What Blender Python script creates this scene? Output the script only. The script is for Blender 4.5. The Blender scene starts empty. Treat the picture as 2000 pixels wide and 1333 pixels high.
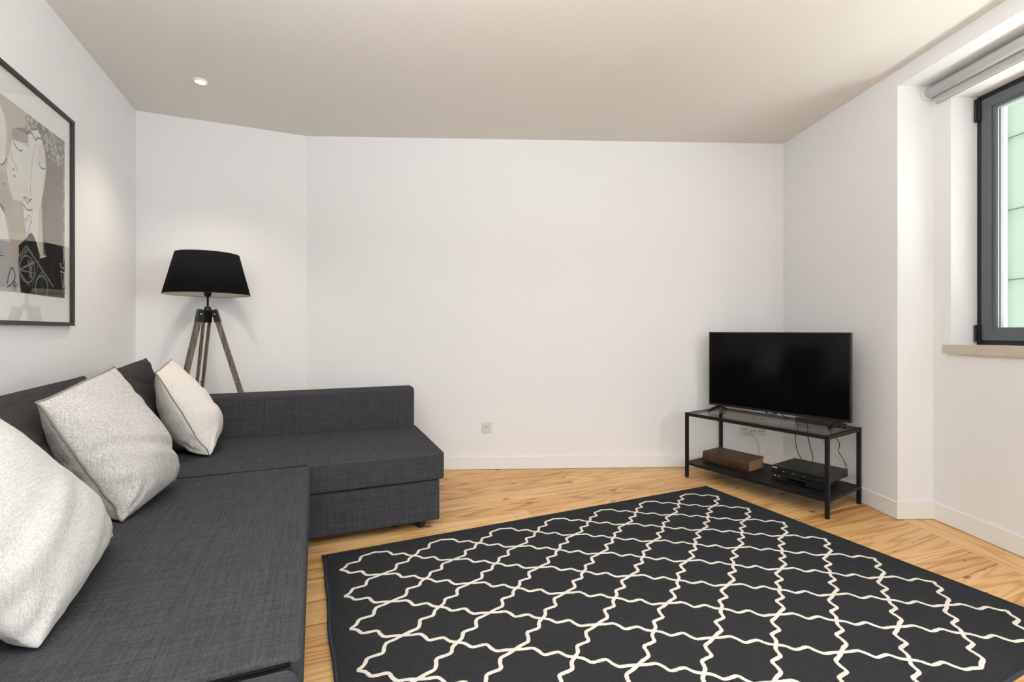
import bpy, bmesh, math, random
import numpy as np
from mathutils import Vector, Matrix

random.seed(7)
S = bpy.context.scene
COL = S.collection

# ------------------------------------------------------------------ camera
cam_d = bpy.data.cameras.new('camera')
cam_d.sensor_width = 36.0
cam_d.lens = 16.65
cam_d.shift_y = -0.01025
cam_d.clip_start = 0.02
cam = bpy.data.objects.new('camera', cam_d)
cam.location = (0, 0, 1.135)
cam.rotation_euler = (math.pi / 2, 0, 0)
COL.objects.link(cam)
S.camera = cam

# ------------------------------------------------------------------ world / lights / exposure
SKY = 1.9
W = bpy.data.worlds.new('sky')
S.world = W
W.use_nodes = True
bg = W.node_tree.nodes['Background']
bg.inputs[0].default_value = (0.84, 0.925, 1.0, 1)
bg.inputs[1].default_value = SKY

S.view_settings.view_transform = 'Standard'
S.view_settings.look = 'None'
S.view_settings.gamma = 1.0
S.view_settings.exposure = 0.07
S.view_settings.use_curve_mapping = False

# frame helpers -------------------------------------------------------------
CR = Vector((2.279, 3.977, 0))                # far right corner of the room
E1 = Vector((0.99926, 0.0385, 0))             # outward through the window wall
E2 = Vector((0.0385, -0.99926, 0))            # along the window wall towards the camera
RK = CR + E2 * 1.125                          # edge of the window niche
NW = RK + E1 * 0.223                          # inner corner of the niche
def WP(t, s, z=0.0):                          # window wall frame
    return NW + E2 * t + E1 * s + Vector((0, 0, z))
U = Vector((-0.3820, 0.9242, 0))              # along the sofa, away from the camera
V = Vector((0.9242, 0.3820, 0))               # across the sofa
def SP(v, u, z=0.0):
    return V * v + U * u + Vector((0, 0, z))
LEFT_V = -1.189

def area(name, p, d, sx, sy, power, color, spread=180):
    l = bpy.data.lights.new(name, 'AREA')
    l.shape = 'RECTANGLE'; l.size = sx; l.size_y = sy
    l.energy = power; l.color = color; l.spread = math.radians(spread)
    o = bpy.data.objects.new(name, l)
    o.location = p
    o.rotation_euler = Vector(d).to_track_quat('-Z', 'Y').to_euler()
    COL.objects.link(o)
    return o
# added fill lamps in an assumed side window and rear opening, both unseen
area('window_daylight', WP(2.75, 0.10, 1.8), -E1, 1.4, 1.3, 60, (0.88, 0.945, 1.0))
area('rear_daylight', Vector((0.95, -2.10, 1.40)), (0.0, 1, 0.25), 2.0, 2.1, 4, (0.87, 0.945, 1.0))
# added soft fill aimed at the ceiling to even out the room's brightness
area('bounce_flash', Vector((-0.35, 0.1, 1.85)), (0.1, 0.0, 1), 0.8, 0.8, 96, (0.90, 0.95, 1.0))
# added lamp standing in for light bounced off the sunlit street and lower facade
area('street_bounce', WP(1.4, 2.38, -0.75), -E1 + Vector((0, 0, 0.55)), 5.0, 2.0, 380, (0.93, 0.97, 1.0))
pl = area('sky_portal', WP(0.8, 0.36, 1.77), -E1, 1.4, 1.44, 10, (1, 1, 1))
pl.data.cycles.is_portal = True

# ------------------------------------------------------------------ material helpers
def mat(name):
    m = bpy.data.materials.new(name); m.use_nodes = True
    nt = m.node_tree
    return m, nt, nt.nodes, nt.links, nt.nodes['Principled BSDF']
def plain(name, col, rough=0.5, metal=0.0, spec=0.5, noise=0.04, nscale=40, bump=0.0, bscale=200, coat=0.0):
    m, nt, N, L, b = mat(name)
    b.inputs['Roughness'].default_value = rough
    b.inputs['Metallic'].default_value = metal
    b.inputs['Specular IOR Level'].default_value = spec
    b.inputs['Coat Weight'].default_value = coat
    tc = N.new('ShaderNodeTexCoord')
    n = N.new('ShaderNodeTexNoise'); n.inputs['Scale'].default_value = nscale
    L.new(tc.outputs['Object'], n.inputs['Vector'])
    r = N.new('ShaderNodeValToRGB')
    r.color_ramp.elements[0].color = tuple(c * (1 - noise) for c in col) + (1,)
    r.color_ramp.elements[1].color = tuple(min(1, c * (1 + noise)) for c in col) + (1,)
    L.new(n.outputs['Fac'], r.inputs['Fac'])
    L.new(r.outputs['Color'], b.inputs['Base Color'])
    if bump:
        n2 = N.new('ShaderNodeTexNoise'); n2.inputs['Scale'].default_value = bscale
        L.new(tc.outputs['Object'], n2.inputs['Vector'])
        bp = N.new('ShaderNodeBump'); bp.inputs['Strength'].default_value = bump
        bp.inputs['Distance'].default_value = 0.002
        L.new(n2.outputs['Fac'], bp.inputs['Height'])
        L.new(bp.outputs['Normal'], b.inputs['Normal'])
    return m

def srgb(r, g, b):
    f = lambda c: (c / 255 / 12.92) if c / 255 <= 0.04045 else ((c / 255 + 0.055) / 1.055) ** 2.4
    return (f(r), f(g), f(b))

def linen(name, dark, light, fine=900, slub=60, bump=0.35, rough=0.95, twill=False, sheen=0.0):
    """woven cloth: streaks of yarn along each object axis, multiplied into a cross hatch"""
    m, nt, N, L, b = mat(name)
    b.inputs['Roughness'].default_value = rough
    b.inputs['Specular IOR Level'].default_value = 0.06
    b.inputs['Sheen Weight'].default_value = sheen
    tc = N.new('ShaderNodeTexCoord')
    outs = []
    for sc in ((slub * 0.16, slub * 5, slub * 5), (slub * 5, slub * 0.16, slub * 5), (slub * 5, slub * 5, slub * 0.16)):
        mp = N.new('ShaderNodeMapping'); mp.inputs['Scale'].default_value = sc
        L.new(tc.outputs['Object'], mp.inputs['Vector'])
        n = N.new('ShaderNodeTexNoise'); n.inputs['Scale'].default_value = 1.0
        n.inputs['Detail'].default_value = 3
        L.new(mp.outputs['Vector'], n.inputs['Vector'])
        outs.append(n.outputs['Fac'])
    def mth(op, a, c):
        x = N.new('ShaderNodeMath'); x.operation = op
        for i, q in enumerate((a, c)):
            if isinstance(q, (int, float)): x.inputs[i].default_value = q
            else: L.new(q, x.inputs[i])
        return x.outputs[0]
    s = mth('ADD', mth('ADD', outs[0], outs[1]), outs[2])
    s = mth('MULTIPLY', s, 0.3333)
    nf = N.new('ShaderNodeTexNoise'); nf.inputs['Scale'].default_value = fine; nf.inputs['Detail'].default_value = 1
    L.new(tc.outputs['Object'], nf.inputs['Vector'])
    s2 = mth('ADD', mth('MULTIPLY', s, 0.75), mth('MULTIPLY', nf.outputs['Fac'], 0.25))
    if twill:
        wv = N.new('ShaderNodeTexWave'); wv.bands_direction = 'DIAGONAL'; wv.inputs['Scale'].default_value = 110
        wv.inputs['Distortion'].default_value = 7.0; wv.inputs['Detail Scale'].default_value = 40
        L.new(tc.outputs['Object'], wv.inputs['Vector'])
        s2 = mth('ADD', mth('MULTIPLY', s2, 0.86), mth('MULTIPLY', wv.outputs['Fac'], 0.13))
    r = N.new('ShaderNodeValToRGB')
    r.color_ramp.elements[0].position = 0.36; r.color_ramp.elements[0].color = dark + (1,)
    r.color_ramp.elements[1].position = 0.64; r.color_ramp.elements[1].color = light + (1,)
    L.new(s2, r.inputs['Fac'])
    L.new(r.outputs['Color'], b.inputs['Base Color'])
    bp = N.new('ShaderNodeBump'); bp.inputs['Strength'].default_value = bump; bp.inputs['Distance'].default_value = 0.0015
    L.new(s2, bp.inputs['Height']); L.new(bp.outputs['Normal'], b.inputs['Normal'])
    return m

def glass(name, tint=(1, 1, 1), ior=1.5, rough=0.0, boost=1.0):
    m, nt, N, L, b = mat(name)
    N.remove(b)
    out = N['Material Output']
    fr = N.new('ShaderNodeMath'); fr.operation = 'MULTIPLY_ADD'; f0 = ((ior - 1) / (ior + 1)) ** 2
    fr.inputs[1].default_value = 1 - f0; fr.inputs[2].default_value = f0
    ge = N.new('ShaderNodeNewGeometry'); dt = N.new('ShaderNodeVectorMath'); dt.operation = 'DOT_PRODUCT'
    L.new(ge.outputs['Normal'], dt.inputs[0]); L.new(ge.outputs['Incoming'], dt.inputs[1])
    ab = N.new('ShaderNodeMath'); ab.operation = 'ABSOLUTE'; L.new(dt.outputs['Value'], ab.inputs[0])
    om = N.new('ShaderNodeMath'); om.operation = 'SUBTRACT'; om.inputs[0].default_value = 1.0; L.new(ab.outputs[0], om.inputs[1])
    pw = N.new('ShaderNodeMath'); pw.operation = 'POWER'; pw.inputs[1].default_value = 5.0; L.new(om.outputs[0], pw.inputs[0])
    L.new(pw.outputs[0], fr.inputs[0])
    ml = N.new('ShaderNodeMath'); ml.operation = 'MULTIPLY'; ml.inputs[1].default_value = boost; ml.use_clamp = True
    tr = N.new('ShaderNodeBsdfTransparent'); tr.inputs[0].default_value = tint + (1,)
    gl = N.new('ShaderNodeBsdfGlossy'); gl.inputs['Roughness'].default_value = rough
    mx = N.new('ShaderNodeMixShader')
    L.new(fr.outputs[0], ml.inputs[0]); L.new(ml.outputs[0], mx.inputs[0])
    L.new(tr.outputs[0], mx.inputs[1]); L.new(gl.outputs[0], mx.inputs[2]); L.new(mx.outputs[0], out.inputs[0])
    return m

def pine():
    m, nt, N, L, b = mat('oiled_pine')
    tc = N.new('ShaderNodeTexCoord'); oi = N.new('ShaderNodeObjectInfo')
    def mth(op, a, c=0.0, clamp=False):
        x = N.new('ShaderNodeMath'); x.operation = op; x.use_clamp = clamp
        for i, q in enumerate((a, c)):
            if isinstance(q, (int, float)): x.inputs[i].default_value = q
            else: L.new(q, x.inputs[i])
        return x.outputs[0]
    off = N.new('ShaderNodeCombineXYZ')
    L.new(mth('MULTIPLY', oi.outputs['Random'], 37.0), off.inputs[0])
    L.new(mth('MULTIPLY', oi.outputs['Random'], 91.0), off.inputs[1])
    ad = N.new('ShaderNodeVectorMath'); ad.operation = 'ADD'
    L.new(tc.outputs['Object'], ad.inputs[0]); L.new(off.outputs[0], ad.inputs[1])
    # cathedral rings: bands across the board, bent by a slow noise stretched along it
    mp = N.new('ShaderNodeMapping'); mp.inputs['Scale'].default_value = (0.55, 5.5, 5.5)
    L.new(ad.outputs[0], mp.inputs['Vector'])
    n1 = N.new('ShaderNodeTexNoise'); n1.inputs['Scale'].default_value = 1.0; n1.inputs['Detail'].default_value = 2.0
    n1.inputs['Roughness'].default_value = 0.45
    L.new(mp.outputs[0], n1.inputs['Vector'])
    ring = mth('SINE', mth('MULTIPLY', n1.outputs['Fac'], 75.0))
    ring = mth('POWER', mth('MULTIPLY', mth('ADD', ring, 1.0), 0.5), 2.2)
    # fine fibres
    mp2 = N.new('ShaderNodeMapping'); mp2.inputs['Scale'].default_value = (6.0, 260.0, 60.0)
    L.new(ad.outputs[0], mp2.inputs['Vector'])
    n2 = N.new('ShaderNodeTexNoise'); n2.inputs['Scale'].default_value = 1.0; n2.inputs['Detail'].default_value = 3.0
    L.new(mp2.outputs[0], n2.inputs['Vector'])
    # broad tone drift
    mp3 = N.new('ShaderNodeMapping'); mp3.inputs['Scale'].default_value = (0.8, 6.0, 6.0)
    L.new(ad.outputs[0], mp3.inputs['Vector'])
    n3 = N.new('ShaderNodeTexNoise'); n3.inputs['Scale'].default_value = 1.0
    L.new(mp3.outputs[0], n3.inputs['Vector'])
    f = mth('ADD', mth('MULTIPLY', ring, 0.28), mth('ADD', mth('MULTIPLY', n2.outputs['Fac'], 0.40), mth('MULTIPLY', n3.outputs['Fac'], 0.45)))
    f = mth('ADD', f, mth('MULTIPLY', mth('SUBTRACT', oi.outputs['Random'], 0.5), 0.26))
    r = N.new('ShaderNodeValToRGB')
    e = r.color_ramp.elements
    e[0].position = 0.30; e[0].color = srgb(232, 190, 134) + (1,)
    e[1].position = 0.92; e[1].color = srgb(166, 108, 56) + (1,)
    k = e.new(0.58); k.color = srgb(214, 163, 102) + (1,)
    L.new(f, r.inputs['Fac'])
    # knots
    mp4 = N.new('ShaderNodeMapping'); mp4.inputs['Scale'].default_value = (1.5, 3.4, 1.0)
    L.new(ad.outputs[0], mp4.inputs['Vector'])
    vo = N.new('ShaderNodeTexVoronoi'); vo.inputs['Scale'].default_value = 1.0; vo.voronoi_dimensions = '2D'
    L.new(mp4.outputs[0], vo.inputs['Vector'])
    kn = N.new('ShaderNodeMapRange'); kn.inputs['From Min'].default_value = 0.020; kn.inputs['From Max'].default_value = 0.052
    kn.inputs['To Min'].default_value = 1.0; kn.inputs['To Max'].default_value = 0.0
    L.new(vo.outputs['Distance'], kn.inputs['Value'])
    mp5 = N.new('ShaderNodeMapping'); mp5.inputs['Scale'].default_value = (2.6, 7.0, 1.0); mp5.inputs['Location'].default_value = (3.3, 1.7, 0)
    L.new(ad.outputs[0], mp5.inputs['Vector'])
    vo2 = N.new('ShaderNodeTexVoronoi'); vo2.voronoi_dimensions = '2D'; vo2.inputs['Scale'].default_value = 1.0
    L.new(mp5.outputs[0], vo2.inputs['Vector'])
    k2 = N.new('ShaderNodeMapRange'); k2.inputs['From Min'].default_value = 0.018; k2.inputs['From Max'].default_value = 0.036
    k2.inputs['To Min'].default_value = 1.0; k2.inputs['To Max'].default_value = 0.0
    L.new(vo2.outputs['Distance'], k2.inputs['Value'])
    # thin dark resin streaks along the grain
    mp6 = N.new('ShaderNodeMapping'); mp6.inputs['Scale'].default_value = (0.9, 34.0, 20.0)
    L.new(ad.outputs[0], mp6.inputs['Vector'])
    n6 = N.new('ShaderNodeTexNoise'); n6.inputs['Scale'].default_value = 1.0; n6.inputs['Detail'].default_value = 4.0
    L.new(mp6.outputs[0], n6.inputs['Vector'])
    k3 = N.new('ShaderNodeMapRange'); k3.inputs['From Min'].default_value = 0.66; k3.inputs['From Max'].default_value = 0.74
    L.new(n6.outputs['Fac'], k3.inputs['Value'])
    kall = mth('MAXIMUM', mth('MAXIMUM', kn.outputs[0], mth('MULTIPLY', k2.outputs[0], 0.9)), mth('MULTIPLY', k3.outputs[0], 0.45))
    mk = N.new('ShaderNodeMix'); mk.data_type = 'RGBA'
    L.new(mth('MULTIPLY', kall, 0.9), mk.inputs['Factor'])
    L.new(r.outputs['Color'], mk.inputs[6]); mk.inputs[7].default_value = srgb(92, 50, 26) + (1,)
    L.new(mk.outputs[2], b.inputs['Base Color'])
    b.inputs['Roughness'].default_value = 0.42
    b.inputs['Specular IOR Level'].default_value = 0.4
    bp = N.new('ShaderNodeBump'); bp.inputs['Strength'].default_value = 0.12; bp.inputs['Distance'].default_value = 0.001
    L.new(f, bp.inputs['Height']); L.new(bp.outputs[0], b.inputs['Normal'])
    return m

def grey_wood():
    m, nt, N, L, b = mat('weathered_wood')
    tc = N.new('ShaderNodeTexCoord')
    mp = N.new('ShaderNodeMapping'); mp.inputs['Scale'].default_value = (120, 120, 7)
    L.new(tc.outputs['Object'], mp.inputs['Vector'])
    n = N.new('ShaderNodeTexNoise'); n.inputs['Scale'].default_value = 1; n.inputs['Detail'].default_value = 4
    L.new(mp.outputs[0], n.inputs['Vector'])
    r = N.new('ShaderNodeValToRGB')
    r.color_ramp.elements[0].position = 0.3; r.color_ramp.elements[0].color = srgb(70, 58, 48) + (1,)
    r.color_ramp.elements[1].position = 0.7; r.color_ramp.elements[1].color = srgb(142, 126, 110) + (1,)
    L.new(n.outputs['Fac'], r.inputs[0]); L.new(r.outputs[0], b.inputs['Base Color'])
    b.inputs['Roughness'].default_value = 0.7
    return m

M = {}
M['wall'] = plain('matt_white_wall_paint', srgb(242, 241, 241), 0.85, spec=0.2, noise=0.006, nscale=3, bump=0.05, bscale=300)
M['ceiling'] = plain('matt_ceiling_paint', srgb(234, 229, 222), 0.9, spec=0.15, noise=0.006, nscale=3)
M['skirting'] = plain('white_skirting_lacquer', srgb(243, 242, 241), 0.45, noise=0.005)
M['subfloor'] = plain('dark_subfloor', srgb(52, 34, 20), 0.9)
M['pine'] = pine()
M['stone'] = plain('beige_limestone', srgb(200, 188, 172), 0.5, noise=0.10, nscale=90, bump=0.1)
M['frame_grey'] = plain('anthracite_window_lacquer', srgb(92, 98, 102), 0.4, noise=0.02, nscale=200)
M['gasket'] = plain('black_gasket', srgb(24, 24, 26), 0.5)
M['bead'] = plain('pale_glazing_bead', srgb(214, 216, 220), 0.3, noise=0.01)
M['spacer'] = plain('dark_glass_spacer', srgb(48, 42, 42), 0.4)
M['pane'] = glass('window_glass', (0.97, 0.985, 0.975))
M['pic_glass'] = glass('picture_glass', (1, 1, 1), ior=1.5, boost=1.25)
M['table_glass'] = glass('smoked_table_glass', (0.97, 0.97, 0.955), ior=1.5, boost=0.75)
M['blind'] = plain('pale_grey_blind_fabric', srgb(208, 208, 206), 0.75, noise=0.02, nscale=400)
M['blind_rail'] = plain('blind_bottom_rail', srgb(196, 196, 192), 0.45)
M['green'] = plain('pale_green_render', srgb(184, 196, 172), 0.9, noise=0.03, nscale=2, bump=0.1)
M['cable_dark'] = plain('facade_cable', srgb(104, 108, 100), 0.6)
M['white_plastic'] = plain('white_plastic', srgb(226, 223, 217), 0.35, noise=0.005)
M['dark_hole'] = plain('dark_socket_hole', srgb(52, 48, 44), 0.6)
M['sofa'] = linen('charcoal_linen_weave', srgb(44, 44, 47), srgb(83, 82, 85), fine=700, slub=46)
M['cush_dark'] = linen('charcoal_cushion_weave', srgb(48, 46, 47), srgb(80, 77, 77), fine=700, slub=50)
M['pillow_big'] = linen('ivory_ribbed_cotton', srgb(170, 167, 163), srgb(226, 223, 218), fine=420, slub=70, bump=0.3)
M['pillow_tweed'] = linen('grey_flecked_tweed', srgb(132, 126, 120), srgb(246, 242, 238), fine=330, slub=90, bump=0.6, twill=True)
M['pillow_beige'] = linen('oatmeal_linen', srgb(212, 204, 195), srgb(244, 238, 230), fine=800, slub=60, bump=0.25)
M['seam_thread'] = plain('seam_shadow_thread', srgb(142, 133, 125), 0.9)  # piping thread, darker than the pillow cloth
M['sofa_foot'] = plain('black_plastic_foot', srgb(24, 22, 22), 0.4)
M['black_metal'] = plain('black_powder_coated_steel', srgb(21, 20, 20), 0.5, noise=0.03, spec=0.3)
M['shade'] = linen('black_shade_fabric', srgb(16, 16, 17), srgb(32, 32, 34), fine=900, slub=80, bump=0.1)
M['shade_in'] = plain('white_shade_lining', srgb(214, 214, 208), 0.8)
M['wood'] = grey_wood()
M['chrome'] = plain('polished_steel', (0.75, 0.74, 0.72), 0.2, metal=1.0)
M['frame_black'] = plain('black_picture_frame', srgb(46, 44, 42), 0.45)
M['matboard'] = plain('white_mat_board', srgb(250, 249, 245), 0.8, noise=0.005)
M['tv_black'] = plain('black_tv_plastic', srgb(20, 20, 21), 0.35)
M['screen'] = plain('glossy_tv_screen', (0.003, 0.003, 0.0035), 0.10, noise=0.0, spec=0.22)
M['rug'] = linen('charcoal_flatweave', srgb(37, 37, 38), srgb(61, 61, 63), fine=420, slub=75, bump=0.5)
M['rug_line'] = linen('cream_yarn', srgb(206, 196, 184), srgb(240, 232, 222), fine=420, slub=80, bump=0.5)
M['rug_edge'] = linen('slate_binding', srgb(42, 46, 52), srgb(72, 77, 84), fine=500, slub=80, bump=0.4)
M['leather'] = plain('old_brown_leather', srgb(72, 44, 27), 0.5, noise=0.38, nscale=26, bump=0.2, bscale=90)
M['paper'] = plain('aged_page_block', srgb(158, 124, 84), 0.85, noise=0.14, nscale=120)
M['black_box'] = plain('black_box_casing', srgb(26, 26, 28), 0.4)
M['print_white'] = plain('printed_silver_mark', srgb(205, 205, 205), 0.5)
M['cable_black'] = plain('black_cable_rubber', srgb(22, 20, 20), 0.5)
M['cable_white'] = plain('white_cable_rubber', srgb(214, 210, 202), 0.5)
M['cable_tan'] = plain('tan_cable_rubber', srgb(170, 148, 116), 0.5)
M['yellow'] = plain('yellow_green_plastic', srgb(206, 208, 110), 0.5)
def emis(name, col, st):
    m, nt, N, L, b = mat(name)
    b.inputs['Base Color'].default_value = col + (1,)
    b.inputs['Emission Color'].default_value = col + (1,)
    b.inputs['Emission Strength'].default_value = st
    return m
M['bulb'] = emis('warm_lamp_disc', (1.0, 0.90, 0.66), 3.0)
M['ring'] = plain('cream_spotlight_ring', srgb(246, 238, 220), 0.4)

# ------------------------------------------------------------------ object helpers
def obj(name, me, m, parent=None, smooth=False):
    o = bpy.data.objects.new(name, me)
    if m is not None:
        for k in (m if isinstance(m, (list, tuple)) else [m]): me.materials.append(k)
    if smooth:
        for p in me.polygons: p.use_smooth = True
    COL.objects.link(o)
    if parent is not None: o.parent = parent
    return o
def bm_obj(name, bm, m, parent=None, smooth=False, loc=None):
    me = bpy.data.meshes.new(name)
    bmesh.ops.recalc_face_normals(bm, faces=bm.faces)
    bm.to_mesh(me); bm.free()
    o = obj(name, me, m, parent, smooth)
    if loc is not None: o.location = loc
    return o
def empty(name, label, cat, loc=(0, 0, 0), rot=0.0, group=None):
    o = bpy.data.objects.new(name, None); COL.objects.link(o)
    o.empty_display_size = 0.1
    o.location = loc; o.rotation_euler = (0, 0, rot)
    tag(o, label, cat, group); return o
def tag(o, label=None, cat=None, group=None, kind=None):
    if label: o['label'] = label
    if cat: o['category'] = cat
    if group: o['group'] = group
    if kind: o['kind'] = kind
    return o
def prism(bm, pts, z0, z1):
    a = [bm.verts.new((p[0], p[1], z0)) for p in pts]
    c = [bm.verts.new((p[0], p[1], z1)) for p in pts]
    n = len(pts)
    bm.faces.new(a[::-1]); bm.faces.new(c)
    for i in range(n): bm.faces.new((a[i], a[(i + 1) % n], c[(i + 1) % n], c[i]))
def box(bm, x0, x1, y0, y1, z0, z1, bev=0.0, seg=2):
    v = [bm.verts.new(p) for p in ((x0, y0, z0), (x1, y0, z0), (x1, y1, z0), (x0, y1, z0), (x0, y0, z1), (x1, y0, z1), (x1, y1, z1), (x0, y1, z1))]
    fs = [bm.faces.new([v[i] for i in f]) for f in ((3, 2, 1, 0), (4, 5, 6, 7), (0, 1, 5, 4), (1, 2, 6, 5), (2, 3, 7, 6), (3, 0, 4, 7))]
    if bev:
        es = list({e for f in fs for e in f.edges})
        bmesh.ops.bevel(bm, geom=es, offset=bev, segments=seg, profile=0.5, affect='EDGES')
def box_obj(name, dims, m, parent=None, bev=0.0, seg=2, smooth=False):
    bm = bmesh.new(); box(bm, *dims, bev, seg)
    return bm_obj(name, bm, m, parent, smooth)
def wbox(bm, t0, t1, s0, s1, z0, z1):
    prism(bm, [WP(t0, s0), WP(t0, s1), WP(t1, s1), WP(t1, s0)], z0, z1)
def tube(bm, pts, r, n=8, closed=False):
    pts = [Vector(p) for p in pts]
    rings = []
    N = len(pts)
    up = Vector((0.13, 0.21, 0.97)).normalized()
    for i, p in enumerate(pts):
        if closed: t = pts[(i + 1) % N] - pts[i - 1]
        else: t = pts[min(i + 1, N - 1)] - pts[max(i - 1, 0)]
        t.normalize()
        a = t.cross(up)
        if a.length < 1e-3: a = t.cross(Vector((1, 0, 0)))
        a.normalize(); c = t.cross(a).normalized()
        rr = r[i] if isinstance(r, (list, tuple)) else r
        rings.append([bm.verts.new(p + (a * math.cos(2 * math.pi * k / n) + c * math.sin(2 * math.pi * k / n)) * rr) for k in range(n)])
    for i in range(N if closed else N - 1):
        A, B = rings[i], rings[(i + 1) % N]
        for k in range(n): bm.faces.new((A[k], A[(k + 1) % n], B[(k + 1) % n], B[k]))
    if not closed:
        bm.faces.new(rings[0][::-1]); bm.faces.new(rings[-1])
def spline(pts, k=8):
    P = [Vector(p) for p in pts]; P = [P[0] * 2 - P[1]] + P + [P[-1] * 2 - P[-2]]
    out = []
    for i in range(1, len(P) - 2):
        for j in range(k):
            t = j / k
            out.append(0.5 * ((2 * P[i]) + (P[i + 1] - P[i - 1]) * t + (2 * P[i - 1] - 5 * P[i] + 4 * P[i + 1] - P[i + 2]) * t * t + (3 * P[i] - P[i - 1] - 3 * P[i + 1] + P[i + 2]) * t ** 3))
    out.append(P[-2]); return out
def lathe(bm, prof, n=32, cx=0, cy=0, close=True):
    rings = [[bm.verts.new((cx + r * math.cos(2 * math.pi * k / n), cy + r * math.sin(2 * math.pi * k / n), z)) for k in range(n)] for r, z in prof]
    for A, B in zip(rings, rings[1:]):
        for k in range(n): bm.faces.new((A[k], A[(k + 1) % n], B[(k + 1) % n], B[k]))
    if close:
        bm.faces.new(rings[0][::-1]); bm.faces.new(rings[-1])
def bar(bm, a, b, w, d, wdir=(0, 0, 1)):
    """rectangular bar from a to b; w along wdir (made square to the axis), d across"""
    a, b = Vector(a), Vector(b); t = (b - a).normalized()
    x = Vector(wdir); x = (x - t * x.dot(t)).normalized(); y = t.cross(x)
    q = [(-1, -1), (1, -1), (1, 1), (-1, 1)]
    A = [bm.verts.new(a + x * i * w / 2 + y * j * d / 2) for i, j in q]
    B = [bm.verts.new(b + x * i * w / 2 + y * j * d / 2) for i, j in q]
    bm.faces.new(A[::-1]); bm.faces.new(B)
    for k in range(4): bm.faces.new((A[k], A[(k + 1) % 4], B[(k + 1) % 4], B[k]))
def soft_box(name, dims, r, m, parent, puff=0.0, nmid=14, narc=4, wob=0.0, seed=0):
    """upholstered block: every edge rounded by r, faces gently crowned by puff"""
    x0, x1, y0, y1, z0, z1 = dims
    c = Vector(((x0 + x1) / 2, (y0 + y1) / 2, (z0 + z1) / 2)); h = Vector(((x1 - x0) / 2, (y1 - y0) / 2, (z1 - z0) / 2))
    rnd = random.Random(seed); ph = [rnd.uniform(0, 6) for _ in range(6)]
    def samples(hh):
        inner = hh - r
        arc = [inner + r * math.tan(math.radians(45 * k / narc)) for k in range(1, narc + 1)]
        mid = [-inner + 2 * inner * k / nmid for k in range(nmid + 1)]
        return [-a for a in arc[::-1]] + mid + arc
    ax = [samples(h[i]) for i in range(3)]
    bm = bmesh.new(); cache = {}
    def vert(p):
        inner = Vector([max(-(h[i] - r), min(h[i] - r, p[i])) for i in range(3)])
        d = p - inner
        q = inner + d.normalized() * r if d.length > 1e-9 else p
        f = [1 - (p[i] / h[i]) ** 2 for i in range(3)]
        if p[2] > 0: q.z += puff * max(f[0], 0) ** 0.5 * max(f[1], 0) ** 0.5 * (p[2] / h[2])
        if wob:
            w = wob * (math.sin(q.x * 5 + ph[0]) * math.sin(q.y * 4 + ph[1]) + 0.6 * math.sin(q.x * 11 + ph[2] + q.y * 7) * math.sin(q.y * 9 + ph[3] + q.z * 6))
            q += Vector((0.4, 0.4, 1)) * w * 0.6
        key = tuple(round(t, 6) for t in p)
        if key not in cache: cache[key] = bm.verts.new(q + c)
        return cache[key]
    for i in range(3):
        j, k = (i + 1) % 3, (i + 2) % 3
        for sgn in (-1, 1):
            for a in range(len(ax[j]) - 1):
                for b in range(len(ax[k]) - 1):
                    qs = []
                    for da, db in ((0, 0), (1, 0), (1, 1), (0, 1)):
                        p = Vector((0, 0, 0)); p[i] = sgn * h[i]; p[j] = ax[j][a + da]; p[k] = ax[k][b + db]
                        qs.append(vert(p))
                    bm.faces.new(qs if sgn > 0 else qs[::-1])
    return bm_obj(name, bm, m, parent, True)

# ------------------------------------------------------------------ room shell
ZC = 2.704
P0 = SP(LEFT_V, 4.143)                         # corner behind the lamp
P1 = Vector((-1.651, 3.819, 0))
PL = SP(LEFT_V, 4.143 - 3.9)                   # left wall ends beside the camera
YB = -2.25
PLB = SP(LEFT_V, (YB - V.y * LEFT_V) / U.y)
PWB = WP((NW.y - YB) / 0.99926, 0)
ROOM = [PLB, PL, P0, P1, CR, RK, NW, PWB]

def slab(name, a, b, th, z0=0.0, z1=ZC):
    """wall from a to b with the room on its right hand side"""
    a, b = Vector(a), Vector(b); d = (b - a).normalized(); n = Vector((-d.y, d.x, 0))
    bm = bmesh.new(); prism(bm, [a, b, b + n * th, a + n * th], z0, z1)
    return tag(bm_obj(name, bm, M['wall']), kind='structure')
slab('wall_left', PLB, P0, 0.15)
slab('wall_corner', P0, P1, 0.15)
slab('wall_back', P1, CR, 0.15)
bm = bmesh.new()
prism(bm, [CR, RK, RK + E1 * 0.568, CR + E1 * 0.568], 0, ZC)
# header above the niche, flush with the right wall
a = RK; b = CR + E2 * ((CR.y - YB) / 0.99926)
prism(bm, [a, b, b + E1 * 0.223, a + E1 * 0.223], 2.609, ZC)
tag(bm_obj('wall_right', bm, M['wall']), kind='structure')
T_END = (NW.y - YB) / 0.99926
W1 = (0.110, 1.50, 1.052, 2.490)
W2 = (2.00, 3.50, 1.052, 2.490)  # assumed second window beside the camera, out of view
bm = bmesh.new()
TH = 0.345
wbox(bm, 0, W1[0], 0, TH, 0, ZC)
wbox(bm, W1[0], W1[1], 0, TH, 0, W1[2] - 0.02)
wbox(bm, W1[0], W1[1], 0, TH, W1[3], ZC)
wbox(bm, W1[1], W2[0], 0, TH, 0, ZC)
wbox(bm, W2[0], W2[1], 0, TH, 0, W2[2] - 0.02)
wbox(bm, W2[0], W2[1], 0, TH, W2[3], ZC)
wbox(bm, W2[1], T_END, 0, TH, 0, ZC)
tag(bm_obj('wall_window', bm, M['wall']), kind='structure')
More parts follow.
